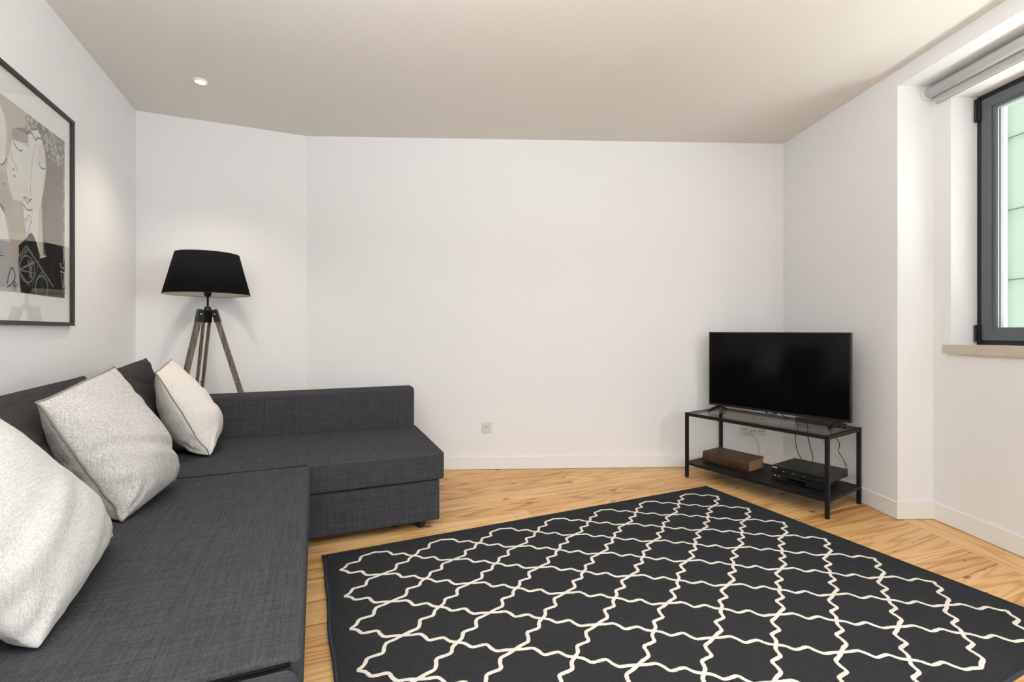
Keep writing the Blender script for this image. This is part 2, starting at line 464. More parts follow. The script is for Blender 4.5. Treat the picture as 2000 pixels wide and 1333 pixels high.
# rear wall with an added glazed opening, out of view
bm = bmesh.new()
box(bm, -0.6, -0.15, YB - 0.15, YB, 0, ZC)
box(bm, -0.15, 2.35, YB - 0.15, YB, 0, 0.30)
box(bm, -0.15, 2.35, YB - 0.15, YB, 2.60, ZC)
box(bm, 2.35, 3.1, YB - 0.15, YB, 0, ZC)
tag(bm_obj('wall_front', bm, M['wall']), kind='structure')
bm = bmesh.new()
prism(bm, [(-3.2, YB - 0.2), (3.2, YB - 0.2), (3.2, 4.3), (-3.2, 4.3)], ZC, ZC + 0.15)
tag(bm_obj('ceiling', bm, M['ceiling']), kind='structure')

# floor: dark subfloor with every board of its own on it
bm = bmesh.new()
prism(bm, [(-3.2, YB - 0.2), (3.2, YB - 0.2), (3.2, 4.3), (-3.2, 4.3)], -0.12, -0.020)
floor = tag(bm_obj('floor', bm, M['subfloor']), kind='structure')
def clip(poly, a, b):
    """keep the part of poly on the right of a->b"""
    d = b - a; n = Vector((d.y, -d.x, 0)); out = []
    for i in range(len(poly)):
        p, q = poly[i], poly[(i + 1) % len(poly)]
        sp, sq = (p - a).dot(n), (q - a).dot(n)
        if sp >= 0: out.append(p)
        if (sp >= 0) != (sq >= 0): out.append(p + (q - p) * (sp / (sp - sq)))
    return out
BJ = 0.02                                       # border joint lies this far inside the right wall line
bj0 = CR + E1 * BJ; bj1 = bj0 + E2 * 7
edges = [(PLB, PL), (PL, P0), (P0, P1), (P1, CR), (CR, CR + E2 * 7), (Vector((3, YB, 0)), Vector((-3, YB, 0)))]
edges_w = edges[:4] + [(bj0, bj1)] + edges[5:]
us = [4.30, 4.13, 3.95, 3.76, 3.58, 3.41, 3.249, 3.087, 2.91, 2.745, 2.573, 2.45, 2.332, 2.16, 1.983, 1.849, 1.72, 1.53, 1.376, 1.222, 1.05]
while us[-1] > -3.4: us.append(us[-1] - random.choice((0.13, 0.155, 0.17, 0.19)))
ang = math.atan2(V.y, V.x)
def board(poly, ax):
    if len(poly) < 3: return
    A = 0
    for i in range(len(poly)):
        p, q = poly[i], poly[(i + 1) % len(poly)]; A += p.x * q.y - p.y * q.x
    if abs(A) < 0.004: return
    c = sum(poly, Vector()) / len(poly)
    Rm = Matrix.Rotation(-ax, 3, 'Z')
    loc = [Rm @ (p - c) for p in poly]
    bm = bmesh.new()
    g = 0.0009
    cc = []
    for p in loc:
        cc.append(p * (1 - g / max(p.length, 0.05)))
    prism(bm, cc, -0.018, 0.0)
    te = [e for e in bm.edges if all(abs(v.co.z) < 1e-6 for v in e.verts)]
    bmesh.ops.bevel(bm, geom=te, offset=0.0009, segments=1, affect='EDGES')
    o = bm_obj('floorboard', bm, M['pine'], floor)
    o.location = c; o.rotation_euler = (0, 0, ax)
rb = random.Random(3)
for i in range(len(us) - 1):
    ua, ub = us[i + 1] + 0.0008, us[i] - 0.0008
    v = -3.2 + rb.uniform(0, 2.2)
    vs = [-3.2]
    if i == 4: vs += [-1.0]
    while v < 4.2:
        vs.append(v); v += rb.uniform(2.6, 3.8)
    vs.append(4.4)
    vs = sorted(vs)
    for va, vb in zip(vs, vs[1:]):
        if vb - va < 0.3: continue
        poly = [SP(va + 0.0005, ua), SP(va + 0.0005, ub), SP(vb - 0.0005, ub), SP(vb - 0.0005, ua)]
        # split at the niche: boards beside it stop at the border plank
        mid = SP((va + vb) / 2, (ua + ub) / 2)
        for a, b in edges_w: poly = clip(poly, a, b)
        if len(poly) >= 3: board(poly, ang)
# border planks along the window wall (clipped strip between right wall line and window wall)
for t0, t1 in ((0.0, 1.55), (1.55, 3.4), (3.4, T_END)):
    s0 = -0.223 + BJ + 0.0006
    poly = [WP(t0 + .0005, s0), WP(t1 - .0005, s0), WP(t1 - .0005, 0), WP(t0 + .0005, 0)]
    board(poly[::-1], math.atan2(E2.y, E2.x))

# skirting
def skirt(name, a, b, ea=0.0, eb=0.0):
    a, b = Vector(a), Vector(b); d = (b - a).normalized(); n = Vector((d.y, -d.x, 0)); th = 0.014
    bm = bmesh.new()
    prism(bm, [a + d * ea, b - d * eb, b - d * eb + n * th, a + d * ea + n * th], 0.003, 0.103)
    te = [e for e in bm.edges if all(v.co.z > 0.1 for v in e.verts)]
    bmesh.ops.bevel(bm, geom=te, offset=0.002, segments=1, affect='EDGES')
    tag(bm_obj(name, bm, M['skirting']), kind='structure')
skirt('baseboard_left', PLB, P0)
skirt('baseboard_corner', P0, P1, 0.014)
skirt('baseboard_back', P1, CR)
skirt('baseboard_right', CR, RK + E2 * 0.014, 0.014)
skirt('baseboard_niche', RK, NW)
skirt('baseboard_window', NW, PWB, 0.014)

# ------------------------------------------------------------------ windows
def ring_boxes(bm, t0, t1, z0, z1, w, s0, s1):
    wbox(bm, t0, t0 + w, s0, s1, z0, z1); wbox(bm, t1 - w, t1, s0, s1, z0, z1)
    wbox(bm, t0 + w, t1 - w, s0, s1, z0, z0 + w); wbox(bm, t0 + w, t1 - w, s0, s1, z1 - w, z1)
def window(n, w):
    t0, t1, z0, z1 = w
    root = tag(bpy.data.objects.new('window_%d' % n, None), kind='structure'); COL.objects.link(root)
    def part(name, m, *rings):
        bm = bmesh.new()
        for r in rings: ring_boxes(bm, *r)
        return bm_obj(name, bm, M[m], root)
    e = 0.001
    part('fixed_frame', 'gasket', (t0 + e, t1 - e, z0 + e, z1 - e, 0.030, 0.158, 0.235))
    sash = part('sash', 'frame_grey', (t0 + .033, t1 - .033, z0 + .028, z1 - .033, 0.055, 0.150, 0.215))
    part('glazing_rebate', 'frame_grey', (t0 + .088, t1 - .088, z0 + .083, z1 - .088, 0.017, 0.156, 0.168))
    part('glazing_bead', 'bead', (t0 + .088, t1 - .088, z0 + .083, z1 - .088, 0.018, 0.168, 0.176), (t0 + .088, t1 - .088, z0 + .083, z1 - .088, 0.018, 0.184, 0.203))
    part('glass_spacer', 'spacer', (t0 + .088, t1 - .088, z0 + .083, z1 - .088, 0.018, 0.1765, 0.1835))
    bm = bmesh.new(); wbox(bm, t0 + .1, t1 - .1, 0.205, 0.209, z0 + .095, z1 - .1)
    bm_obj('pane', bm, M['pane'], root)
    for za, zb in ((z1 - 0.145, z1 - 0.018), (z0 + 0.02, z0 + 0.115)):
        bm = bmesh.new(); wbox(bm, t0 + 0.004, t0 + 0.034, 0.138, 0.152, za, zb)
        tube(bm, [WP(t0 + 0.014, 0.135, za), WP(t0 + 0.014, 0.135, zb)], 0.007, 10)
        h = bm_obj('hinge', bm, M['gasket'], sash)
    bm = bmesh.new()
    wbox(bm, t0 - 0.030, t1 + 0.030, -0.025, 0.0, z0 - 0.050, z0)
    wbox(bm, t0 + e, t1 - e, 0.0, 0.156, z0 - 0.019, z0)
    bmesh.ops.remove_doubles(bm, verts=bm.verts, dist=1e-5)
    bm_obj('window_sill', bm, M['stone'], root)['label'] = 'beige limestone sill'
    return root
window(1, W1); window(2, W2)
# frame of the added, unseen rear glazing that holds the rear fill
root = tag(bpy.data.objects.new('window_3', None), kind='structure'); COL.objects.link(root)
bm = bmesh.new()
for x0, x1, z0, z1 in ((-0.15, -0.09, .30, 2.6), (2.29, 2.35, .30, 2.6), (1.07, 1.13, .36, 2.54), (-0.09, 2.29, .30, .36), (-0.09, 2.29, 2.54, 2.6)):
    box(bm, x0, x1, YB - 0.12, YB - 0.06, z0, z1)
bm_obj('window_frame', bm, M['frame_grey'], root)
box_obj('pane', (-0.09, 2.29, YB - 0.095, YB - 0.09, 0.36, 2.54), M['pane'], root)

# roller blind in the niche
blind = empty('roller_blind', 'rolled-up pale grey roller blind above the dark-framed window', 'blind', WP(0.8, -0.045, 2.52), math.atan2(E2.y, E2.x))
# local x along E2, local y towards... E1 is +90deg of E2
def BL(t, s, z): return (t - 0.8, s + 0.045, z - 2.52)
bm = bmesh.new(); tube(bm, [BL(0.028, -0.045, 2.557), BL(1.62, -0.045, 2.557)], 0.030, 28)
bm_obj('fabric_roll', bm, M['blind'], blind, True)
bm = bmesh.new(); box(bm, *[q for ab in zip(BL(0.034, -0.0165, 2.512), BL(1.61, -0.0145, 2.557)) for q in ab]); bm_obj('hanging_fabric', bm, M['blind'], blind)
bm = bmesh.new(); box(bm, *[q for ab in zip(BL(0.034, -0.022, 2.490), BL(1.61, -0.009, 2.514)) for q in ab], 0.003, 2); bm_obj('bottom_rail', bm, M['blind_rail'], blind)
for t in (0.0, 1.62):
    bm = bmesh.new(); tube(bm, [BL(t + 0.002, -0.045, 2.557), BL(t + 0.022, -0.045, 2.557)], 0.036, 28)
    bm_obj('bracket', bm, M['white_plastic'], blind, False)

# green building across the street, with stay cables
fac = empty('green_facade', 'pale green rendered wall across the street, seen through the window', 'building', WP(0, 2.448, 0), math.atan2(E2.y, E2.x))
box_obj('render_wall', (-7.5, 4.0, 0.0, 0.3, -3.0, 3.75), M['green'], fac)
vt = [-1.753 + 1.3 * k for k in range(-2, 4)]
vz = [0.92, 1.634, 2.32, 3.03]
for t in vt:
    bm = bmesh.new(); tube(bm, [(t, -0.03, -3.0), (t, -0.03, 3.7)], 0.007, 6); bm_obj('cable', bm, M['cable_dark'], fac)
for z in vz:
    bm = bmesh.new(); tube(bm, [(-7.4, -0.03, z), (3.9, -0.03, z)], 0.006, 6); bm_obj('cable', bm, M['cable_dark'], fac)
    for t in vt:
        box_obj('bracket', (t - 0.09, t - 0.012, -0.05, 0.0, z - 0.035, z + 0.03), M['white_plastic'], fac, 0.004)

# ------------------------------------------------------------------ ceiling spotlight
sp = empty('ceiling_spotlight', 'small round recessed ceiling spotlight, lit, above the floor lamp', 'spotlight', (-1.955, 2.974, ZC - 0.012))
bm = bmesh.new(); lathe(bm, [(0.030, 0.012), (0.030, 0.003), (0.034, 0.0), (0.041, 0.003), (0.042, 0.012)], 32, close=False)
bm_obj('trim_ring', bm, M['ring'], sp, True)
bm = bmesh.new(); lathe(bm, [(0.0295, 0.006), (0.0295, 0.0115)], 32); bm_obj('lens', bm, M['bulb'], sp)
l = bpy.data.lights.new('spotlight_beam', 'SPOT'); l.energy = 40; l.color = (1.0, 0.86, 0.68); l.spot_size = math.radians(95); l.spot_blend = 0.9; l.shadow_soft_size = 0.05
o = bpy.data.objects.new('spotlight_beam', l); o.location = (-1.955, 2.974, ZC - 0.03); COL.objects.link(o)

# ------------------------------------------------------------------ framed picture
PU0, PU1, PZ0, PZ1 = 2.388, 3.167, 1.159, 2.229
pic = empty('framed_picture', 'large black-framed collage print of pale faces, glazed, on the left wall', 'picture', SP(LEFT_V, 2.78, 1.159), ang)
def PC(v, u, z): return (v - LEFT_V, u - 2.78, z - 1.159)
fw, fd = 0.018, 0.022
for u0, u1, z0, z1 in ((PU0, PU1, PZ0, PZ0 + fw), (PU0, PU1, PZ1 - fw, PZ1), (PU0, PU0 + fw, PZ0 + fw, PZ1 - fw), (PU1 - fw, PU1, PZ0 + fw, PZ1 - fw)):
    bm = bmesh.new(); box(bm, 0.001, fd, u0 - 2.78, u1 - 2.78, z0 - 1.159, z1 - 1.159, 0.0015, 1)
    bm_obj('frame_rail', bm, M['frame_black'], pic)
bm = bmesh.new(); box(bm, 0.002, 0.006, PU0 + fw - 2.78, PU1 - fw - 2.78, fw, PZ1 - fw - 1.159); bm_obj('mat_board', bm, M['matboard'], pic)
bm = bmesh.new(); box(bm, 0.012, 0.014, PU0 + fw - 2.78, PU1 - fw - 2.78, fw, PZ1 - fw - 1.159); bm_obj('glazing', bm, M['pic_glass'], pic)
# the print: flat ink painted into a fine vertex grid
NX, NZ = 250, 310
pu0, pu1, pz0, pz1 = 2.465, 3.093, 1.299, 2.096
gx, gz = np.meshgrid(np.linspace(0, 1, NX), np.linspace(0, 1, NZ))
rng = np.random.default_rng(5)
def smooth_noise(nx, nz, seed):
    r = np.random.default_rng(seed).random((nz + 1, nx + 1))
    X = gx * nx; Z = gz * nz; xi = np.clip(X.astype(int), 0, nx - 1); zi = np.clip(Z.astype(int), 0, nz - 1)
    fx = X - xi; fz = Z - zi; fx = fx * fx * (3 - 2 * fx); fz = fz * fz * (3 - 2 * fz)
    return (r[zi, xi] * (1 - fx) * (1 - fz) + r[zi, xi + 1] * fx * (1 - fz) + r[zi + 1, xi] * (1 - fx) * fz + r[zi + 1, xi + 1] * fx * fz)
n1 = smooth_noise(9, 11, 1); n2 = smooth_noise(30, 40, 2); n3 = smooth_noise(90, 110, 3)
img = np.zeros((NZ, NX, 3))
def setc(mask, c, a=1.0):
    img[mask] = img[mask] * (1 - a) + np.array(srgb(*c)) * a
def inpoly(P):
    ins = np.zeros(gx.shape, bool); n = len(P)
    for i in range(n):
        x1, y1 = P[i]; x2, y2 = P[(i + 1) % n]
        if y1 == y2: continue
        c = ((y1 > gz) != (y2 > gz)) & (gx < (x2 - x1) * (gz - y1) / (y2 - y1) + x1)
        ins ^= c
    return ins
AR = (pz1 - pz0) / (pu1 - pu0)
def stroke(P, w, c, a=0.9, jit=0.0):
    P = np.array(P, float); d = np.full(gx.shape, 9.0)
    for p, q in zip(P[:-1], P[1:]):
        v = (q - p) * (1, AR); L2 = max((v ** 2).sum(), 1e-9)
        t = np.clip(((gx - p[0]) * v[0] + (gz - p[1]) * AR * v[1]) / L2, 0, 1)
        d = np.minimum(d, np.hypot(gx - p[0] - t * (q[0] - p[0]), (gz - p[1] - t * (q[1] - p[1])) * AR))
    setc(d < w * (1 + jit * (n3 - 0.5)), c, a)
def curve(P, k=6): return [(p.x, p.y) for p in spline([(a, b, 0) for a, b in P], k)]
def circle(cx, cz, rx, w, c, a=0.8):
    d = np.abs(np.hypot(gx - cx, (gz - cz) * AR) - rx); setc(d < w, c, a)
setc(np.ones(gx.shape, bool), (122, 110, 97)); setc(n1 > 0.55, (135, 123, 110), 0.5); setc(n2 > 0.72, (108, 97, 86), 0.35)
setc(inpoly([(0, 0.60), (0.35, 0.62), (0.32, 1), (0, 1)]), (204, 196, 180))
setc(inpoly([(-.1, 0.985), (0.146, 0.985), (0.32, 1.0), (0.55, 1.0), (0.57, 0.96), (0.53, 0.93), (0.40, 0.90), (0.29, 0.869), (0.31, 0.79), (0.26, 0.739), (0.212, 0.89)]), (196, 185, 168))
top = (gz > 0.80 + 0.06 * n1) & (gx > 0.44)
setc(top, (88, 78, 70), 0.8); setc(top & (n3 > 0.70), (222, 216, 206), 0.85); setc(top & (n2 > 0.66), (204, 196, 186), 0.5)
face = inpoly([(0.27, 0.76), (0.29, 0.82), (0.3, 0.872), (0.40, 0.875), (0.48, 0.889), (0.54, 0.93), (0.595, 0.949), (0.64, 0.93), (0.668, 0.904), (0.70, 0.84), (0.711, 0.79), (0.713, 0.738), (0.69, 0.64), (0.656, 0.57), (0.644, 0.516), (0.66, 0.38), (0.676, 0.241), (0.644, 0.222), (0.60, 0.27), (0.572, 0.3), (0.514, 0.327), (0.447, 0.302), (0.404, 0.499), (0.3, 0.488), (0.26, 0.517), (0.221, 0.618), (0.24, 0.70)])
setc(face, (236, 233, 224)); setc(face & (n1 > 0.62), (226, 221, 210), 0.5)
setc(inpoly([(0.284, 0.869), (0.48, 0.891), (0.469, 0.836), (0.383, 0.816), (0.29, 0.803)]), (150, 139, 126), 0.75)
for k in range(16):
    x = 0.29 + 0.012 * k; stroke([(x, 0.872), (x + 0.02, 0.815)], 0.0018, (92, 84, 76), 0.8)
setc(inpoly([(0.60, 0.77), (0.61, 0.86), (0.66, 0.895), (0.676, 0.895), (0.70, 0.80), (0.70, 0.775)]), (214, 202, 192), 0.6)
setc(inpoly([(0, 0.60), (0.146, 0.627), (0.206, 0.669), (0.221, 0.802), (0.202, 0.896), (0.146, 0.949), (0, 1.0)]), (233, 230, 221))
body = inpoly([(0, 0.618), (0.146, 0.618), (0.212, 0.616), (0.264, 0.527), (0.3, 0.488), (0.408, 0.5), (0.447, 0.312), (0.383, 0.255), (0.351, 0.165), (0.304, 0.16), (0.26, 0.248), (0.193, 0.43), (0.146, 0.448), (0, 0.47)])
setc(body, (190, 178, 160)); setc(body & (n1 > 0.55), (203, 193, 176), 0.6)
setc(inpoly([(0, 0.45), (0.146, 0.43), (0.202, 0.395), (0.264, 0.249), (0, 0.22)]), (238, 236, 230))
setc(inpoly([(0, 0.25), (0.146, 0.255), (0.26, 0.257), (0.304, 0.16), (0.351, 0.165), (0.383, -0.01), (0, -0.01)]), (196, 194, 192))
blk = inpoly([(0.357, 0.252), (0.447, 0.302), (0.485, 0.335), (0.514, 0.345), (0.55, 0.33), (0.585, 0.30), (0.636, 0.216), (0.711, 0.235), (0.681, 0.322), (1.01, 0.322), (1.01, -0.01), (0.383, -0.01)])
setc(blk, (24, 22, 20)); setc(blk & (n2 > 0.75), (44, 40, 35), 0.6)
setc(inpoly([(0.612, 0.51), (0.656, 0.528), (0.676, 0.241), (0.711, 0.235), (0.631, 0.218), (0.60, 0.32)]), (206, 200, 184), 0.8)
stroke([(0.631, 0.218), (0.715, 0.236)], 0.005, (236, 234, 226))
wl = (168, 166, 160)
for off in (0, 0.012): stroke([(0.45 + off, 0.262), (0.82 + off, 0.06)], 0.003, wl, 0.8)
stroke([(0.365, 0.20), (0.45, 0.265)], 0.003, wl, 0.8); stroke([(0.38, 0.17), (0.475, 0.245)], 0.0025, wl, 0.7)
for k in range(4): circle(0.385 + 0.02 * k, 0.195 + 0.015 * k, 0.006, 0.003, wl, 0.7)
circle(0.465, 0.135, 0.093, 0.004, wl, 0.75); circle(0.655, 0.045, 0.085, 0.006, wl, 0.7)
stroke([(0.372, 0.125), (0.56, 0.185)], 0.006, wl, 0.7); stroke([(0.372, 0.122), (0.56, 0.12)], 0.003, wl, 0.7)
for a in range(-3, 4): stroke([(0.50 + 0.012 * a, 0.19), (0.51 + 0.006 * a * (-1) ** a, 0.09)], 0.002, wl, 0.7)
stroke([(0.372, 0.11), (0.49, 0.045)], 0.004, wl, 0.7); stroke([(0.62, 0.20), (0.53, 0.05)], 0.0025, wl, 0.5)
stroke([(0.655, 0.13), (0.655, -0.02)], 0.003, wl, 0.6); stroke([(0.60, 0.10), (0.655, 0.14), (0.72, 0.09)], 0.003, wl, 0.6)
stroke([(0.93, 0.215), (0.94, 0.195), (0.985, 0.185)], 0.005, (214, 212, 206)); stroke([(0.935, 0.165), (0.99, 0.163)], 0.005, (214, 212, 206)); stroke([(0.945, 0.15), (0.975, 0.03)], 0.004, (200, 198, 192), 0.7)
ink = (66, 58, 52)
stroke(curve([(0.572, 0.856), (0.535, 0.77), (0.51, 0.68), (0.503, 0.548)]), 0.003, (160, 150, 138))
stroke(curve([(0.30, 0.795), (0.33, 0.775), (0.37, 0.768), (0.405, 0.778)]), 0.005, ink); stroke(curve([(0.615, 0.765), (0.645, 0.745), (0.70, 0.75)]), 0.006, ink); stroke(curve([(0.0, 0.66), (0.146, 0.64), (0.183, 0.648), (0.221, 0.682)]), 0.005, ink)
stroke(curve([(0.415, 0.523), (0.455, 0.529), (0.48, 0.522), (0.519, 0.536)]), 0.005, (92, 80, 72)); stroke(curve([(0.415, 0.523), (0.47, 0.506), (0.519, 0.536)]), 0.004, (92, 80, 72)); stroke(curve([(0.412, 0.487), (0.46, 0.466), (0.526, 0.476)]), 0.006, (104, 92, 82))
stroke(curve([(0.455, 0.886), (0.49, 0.905), (0.526, 0.905), (0.572, 0.885), (0.60, 0.905), (0.66, 0.915)]), 0.007, (52, 45, 40))
stroke(curve([(0.264, 0.74), (0.29, 0.70), (0.351, 0.655)]), 0.003, (110, 100, 90)); stroke(curve([(0.60, 0.95), (0.66, 0.91), (0.705, 0.82), (0.712, 0.74), (0.68, 0.62), (0.645, 0.52)]), 0.003, (150, 140, 128), 0.7)
stroke(curve([(0.447, 0.39), (0.469, 0.433), (0.514, 0.431), (0.492, 0.368), (0.447, 0.332), (0.415, 0.385), (0.469, 0.414), (0.52, 0.40), (0.50, 0.44)]), 0.003, (120, 108, 98), 0.8)
stroke(curve([(0.231, 0.042), (0.25, 0.09), (0.28, 0.125), (0.31, 0.105), (0.315, 0.075), (0.28, 0.04), (0.231, 0.02)]), 0.005, (56, 50, 46)); stroke([(0.28, 0.009), (0.316, 0.058), (0.308, 0.006), (0.333, 0.045), (0.324, 0.002)], 0.0035, (56, 50, 46))
stroke([(0.10, 0.193), (0.193, 0.195)], 0.003, (90, 86, 82)); stroke([(0.10, 0.175), (0.20, 0.178)], 0.003, (90, 86, 82))
for cx, cz in ((0.202, 0.55), (0.31, 0.617), (0.30, 0.65)): setc(np.hypot(gx - cx, (gz - cz) * AR) < 0.012, (128, 114, 98), 0.8)
edge = (gx > 0.985 - 0.02 * n3) & (gz < 0.82) & (n2 > 0.45); setc(edge, (200, 194, 184), 0.7)
me = bpy.data.meshes.new('print')
vs = np.zeros((NX * NZ, 3), np.float32)
vs[:, 0] = 0.0072; vs[:, 1] = (pu0 + gx.ravel() * (pu1 - pu0)) - 2.78; vs[:, 2] = (pz0 + gz.ravel() * (pz1 - pz0)) - 1.159
ii = np.arange((NZ - 1) * (NX - 1)); r0 = (ii // (NX - 1)) * NX + ii % (NX - 1)
fc = np.stack([r0, r0 + 1, r0 + NX + 1, r0 + NX], 1)
me.from_pydata(vs.tolist(), [], fc.tolist())
ca = me.color_attributes.new('ink', 'FLOAT_COLOR', 'POINT')
ca.data.foreach_set('color', np.concatenate([img.reshape(-1, 3), np.ones((NX * NZ, 1))], 1).astype(np.float32).ravel())
m, nt, N, L, b = mat('printed_paper')
at = N.new('ShaderNodeAttribute'); at.attribute_name = 'ink'; L.new(at.outputs['Color'], b.inputs['Base Color']); b.inputs['Roughness'].default_value = 0.8
obj('print', me, m, pic)['label'] = 'collage print with pale faces and a black lower corner'

# ------------------------------------------------------------------ sofa
sofa = empty('corner_sofa', 'charcoal fabric corner sofa with a chaise, along the left wall', 'sofa', SP(-0.30, 2.0, 0), ang)
def L3(v0, v1, u0, u1, z0, z1): return (v0 + 0.30, v1 + 0.30, u0 - 2.0, u1 - 2.0, z0, z1)
SV0 = -1.06
soft_box('chaise_base', L3(-0.93, 0.655, 2.668, 3.615, 0.050, 0.281), 0.012, M['sofa'], sofa, narc=3)
soft_box('chaise_cushion', L3(-0.95, 0.678, 2.653, 3.500, 0.283, 0.441), 0.015, M['sofa'], sofa, puff=0.006, wob=0.0012, seed=1)
soft_box('chaise_backrest', L3(-1.04, 0.672, 3.503, 3.618, 0.060, 0.724), 0.034, M['sofa'], sofa, nmid=12)
soft_box('seat_base', L3(-0.93, -0.050, 0.56, 2.640, 0.050, 0.281), 0.012, M['sofa'], sofa, narc=3)
soft_box('seat_cushion', L3(-0.95, -0.028, 1.104, 2.643, 0.283, 0.443), 0.015, M['sofa'], sofa, puff=0.008, wob=0.0014, seed=2)
soft_box('seat_cushion', L3(-0.95, -0.032, 0.56, 1.096, 0.283, 0.438), 0.032, M['sofa'], sofa, puff=0.006, wob=0.0014, seed=3)
soft_box('sofa_back', L3(-1.08, -0.955, 0.56, 3.500, 0.060, 0.66), 0.034, M['sofa'], sofa)
def foot(v, u):
    bm = bmesh.new(); lathe(bm, [(0.020, 0.0005), (0.022, 0.003), (0.031, 0.052)], 20, v + 0.30, u - 2.0)
    bm_obj('foot', bm, M['sofa_foot'], sofa, True)
for v, u in ((0.560, 2.735), (0.58, 3.53), (-0.12, 0.66), (-0.12, 2.50), (-0.88, 0.66), (-0.88, 3.53), (-0.88, 2.0)): foot(v, u)
# stitching along the front top edge of the chaise cushion
bm = bmesh.new(); tube(bm, [(-0.02 + 0.30, 2.6538 - 2.0, 0.4175), (0.655 + 0.30, 2.6538 - 2.0, 0.4175)], 0.0016, 6)
bm_obj('seam', bm, M['cush_dark'], sofa)

bm = bmesh.new(); tube(bm, [(-0.90 + 0.30, 2.648 - 2.0, 0.4375), (-0.040 + 0.30, 2.648 - 2.0, 0.4375)], 0.0055, 8)  # dark tube laid in the groove to imitate the shade between seat and chaise
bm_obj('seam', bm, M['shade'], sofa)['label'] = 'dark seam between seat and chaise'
bm = bmesh.new(); tube(bm, [(-0.90 + 0.30, 1.100 - 2.0, 0.4325), (-0.050 + 0.30, 1.100 - 2.0, 0.4325)], 0.0045, 8)  # shade of the gap between seat cushions, built as a dark tube
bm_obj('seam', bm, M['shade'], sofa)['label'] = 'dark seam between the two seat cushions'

# ------------------------------------------------------------------ inflated cushions
def inflate(n, w, h, press, steps, stiff=1.0, seed=0, damp=0.93, gauge=None):
    """two square sheets sewn at the rim, inextensible cloth, blown up by inner pressure"""
    rg = np.random.default_rng(seed)
    x = np.linspace(-w / 2, w / 2, n); y = np.linspace(-h / 2, h / 2, n)
    X, Y = np.meshgrid(x, y, indexing='ij')
    P = np.zeros((2, n, n, 3)); P[:, :, :, 0] = X; P[:, :, :, 1] = Y
    bumpy = 0.01 * np.sin(np.pi * (X / w + .5)) * np.sin(np.pi * (Y / h + .5))
    P[0, :, :, 2] = bumpy + rg.normal(0, 0.0006, X.shape); P[1, :, :, 2] = -bumpy + rg.normal(0, 0.0006, X.shape)
    rim = np.zeros((n, n), bool); rim[0] = rim[-1] = True; rim[:, 0] = rim[:, -1] = True
    Vv = np.zeros_like(P); dx, dy = w / (n - 1), h / (n - 1); dd = math.hypot(dx, dy)
    def weld(A):
        m = (A[0][rim] + A[1][rim]) / 2; A[0][rim] = m; A[1][rim] = m
    weld(P)
    def con(A, B, L0, k, kc):
        d = B - A; l = np.linalg.norm(d, axis=-1, keepdims=True) + 1e-9
        e = (l - L0) / l
        c = np.where(e > 0, k, kc) * 0.5 * e * d
        A += c; B -= c
    dt = 0.01; KC = 0.06
    for s in range(steps):
        du = np.zeros_like(P); dv = np.zeros_like(P)
        du[:, 1:-1] = P[:, 2:] - P[:, :-2]; du[:, 0] = P[:, 1] - P[:, 0]; du[:, -1] = P[:, -1] - P[:, -2]
        dv[:, :, 1:-1] = P[:, :, 2:] - P[:, :, :-2]; dv[:, :, 0] = P[:, :, 1] - P[:, :, 0]; dv[:, :, -1] = P[:, :, -1] - P[:, :, -2]
        nn = np.cross(du, dv); nn /= (np.linalg.norm(nn, axis=-1, keepdims=True) + 1e-9); nn[1] *= -1
        nn[:, rim] = 0
        Vv = Vv * damp + nn * press * dt
        Q = P + Vv * dt
        for it in range(7):
            for a in (0, 1):
                for o in (0, 1):
                    con(Q[a, o:n - 1:2], Q[a, o + 1:n:2], dx, 0.95, KC)
                    con(Q[a, :, o:n - 1:2], Q[a, :, o + 1:n:2], dy, 0.95, KC)
                    con(Q[a, o:n - 1:2, :-1], Q[a, o + 1:n:2, 1:], dd, 0.35, 0.02)
                    con(Q[a, o:n - 1:2, 1:], Q[a, o + 1:n:2, :-1], dd, 0.35, 0.02)
                for o in range(4):                # bending
                    con(Q[a, o:n - 2:4], Q[a, o + 2:n:4][:Q[a, o:n - 2:4].shape[0]], 2 * dx, 0.0, 0.03)
                    con(Q[a, :, o:n - 2:4], Q[a, :, o + 2:n:4][:, :Q[a, :, o:n - 2:4].shape[1]], 2 * dy, 0.0, 0.03)
            weld(Q)
        Vv = (Q - P) / dt; P = Q
    return P
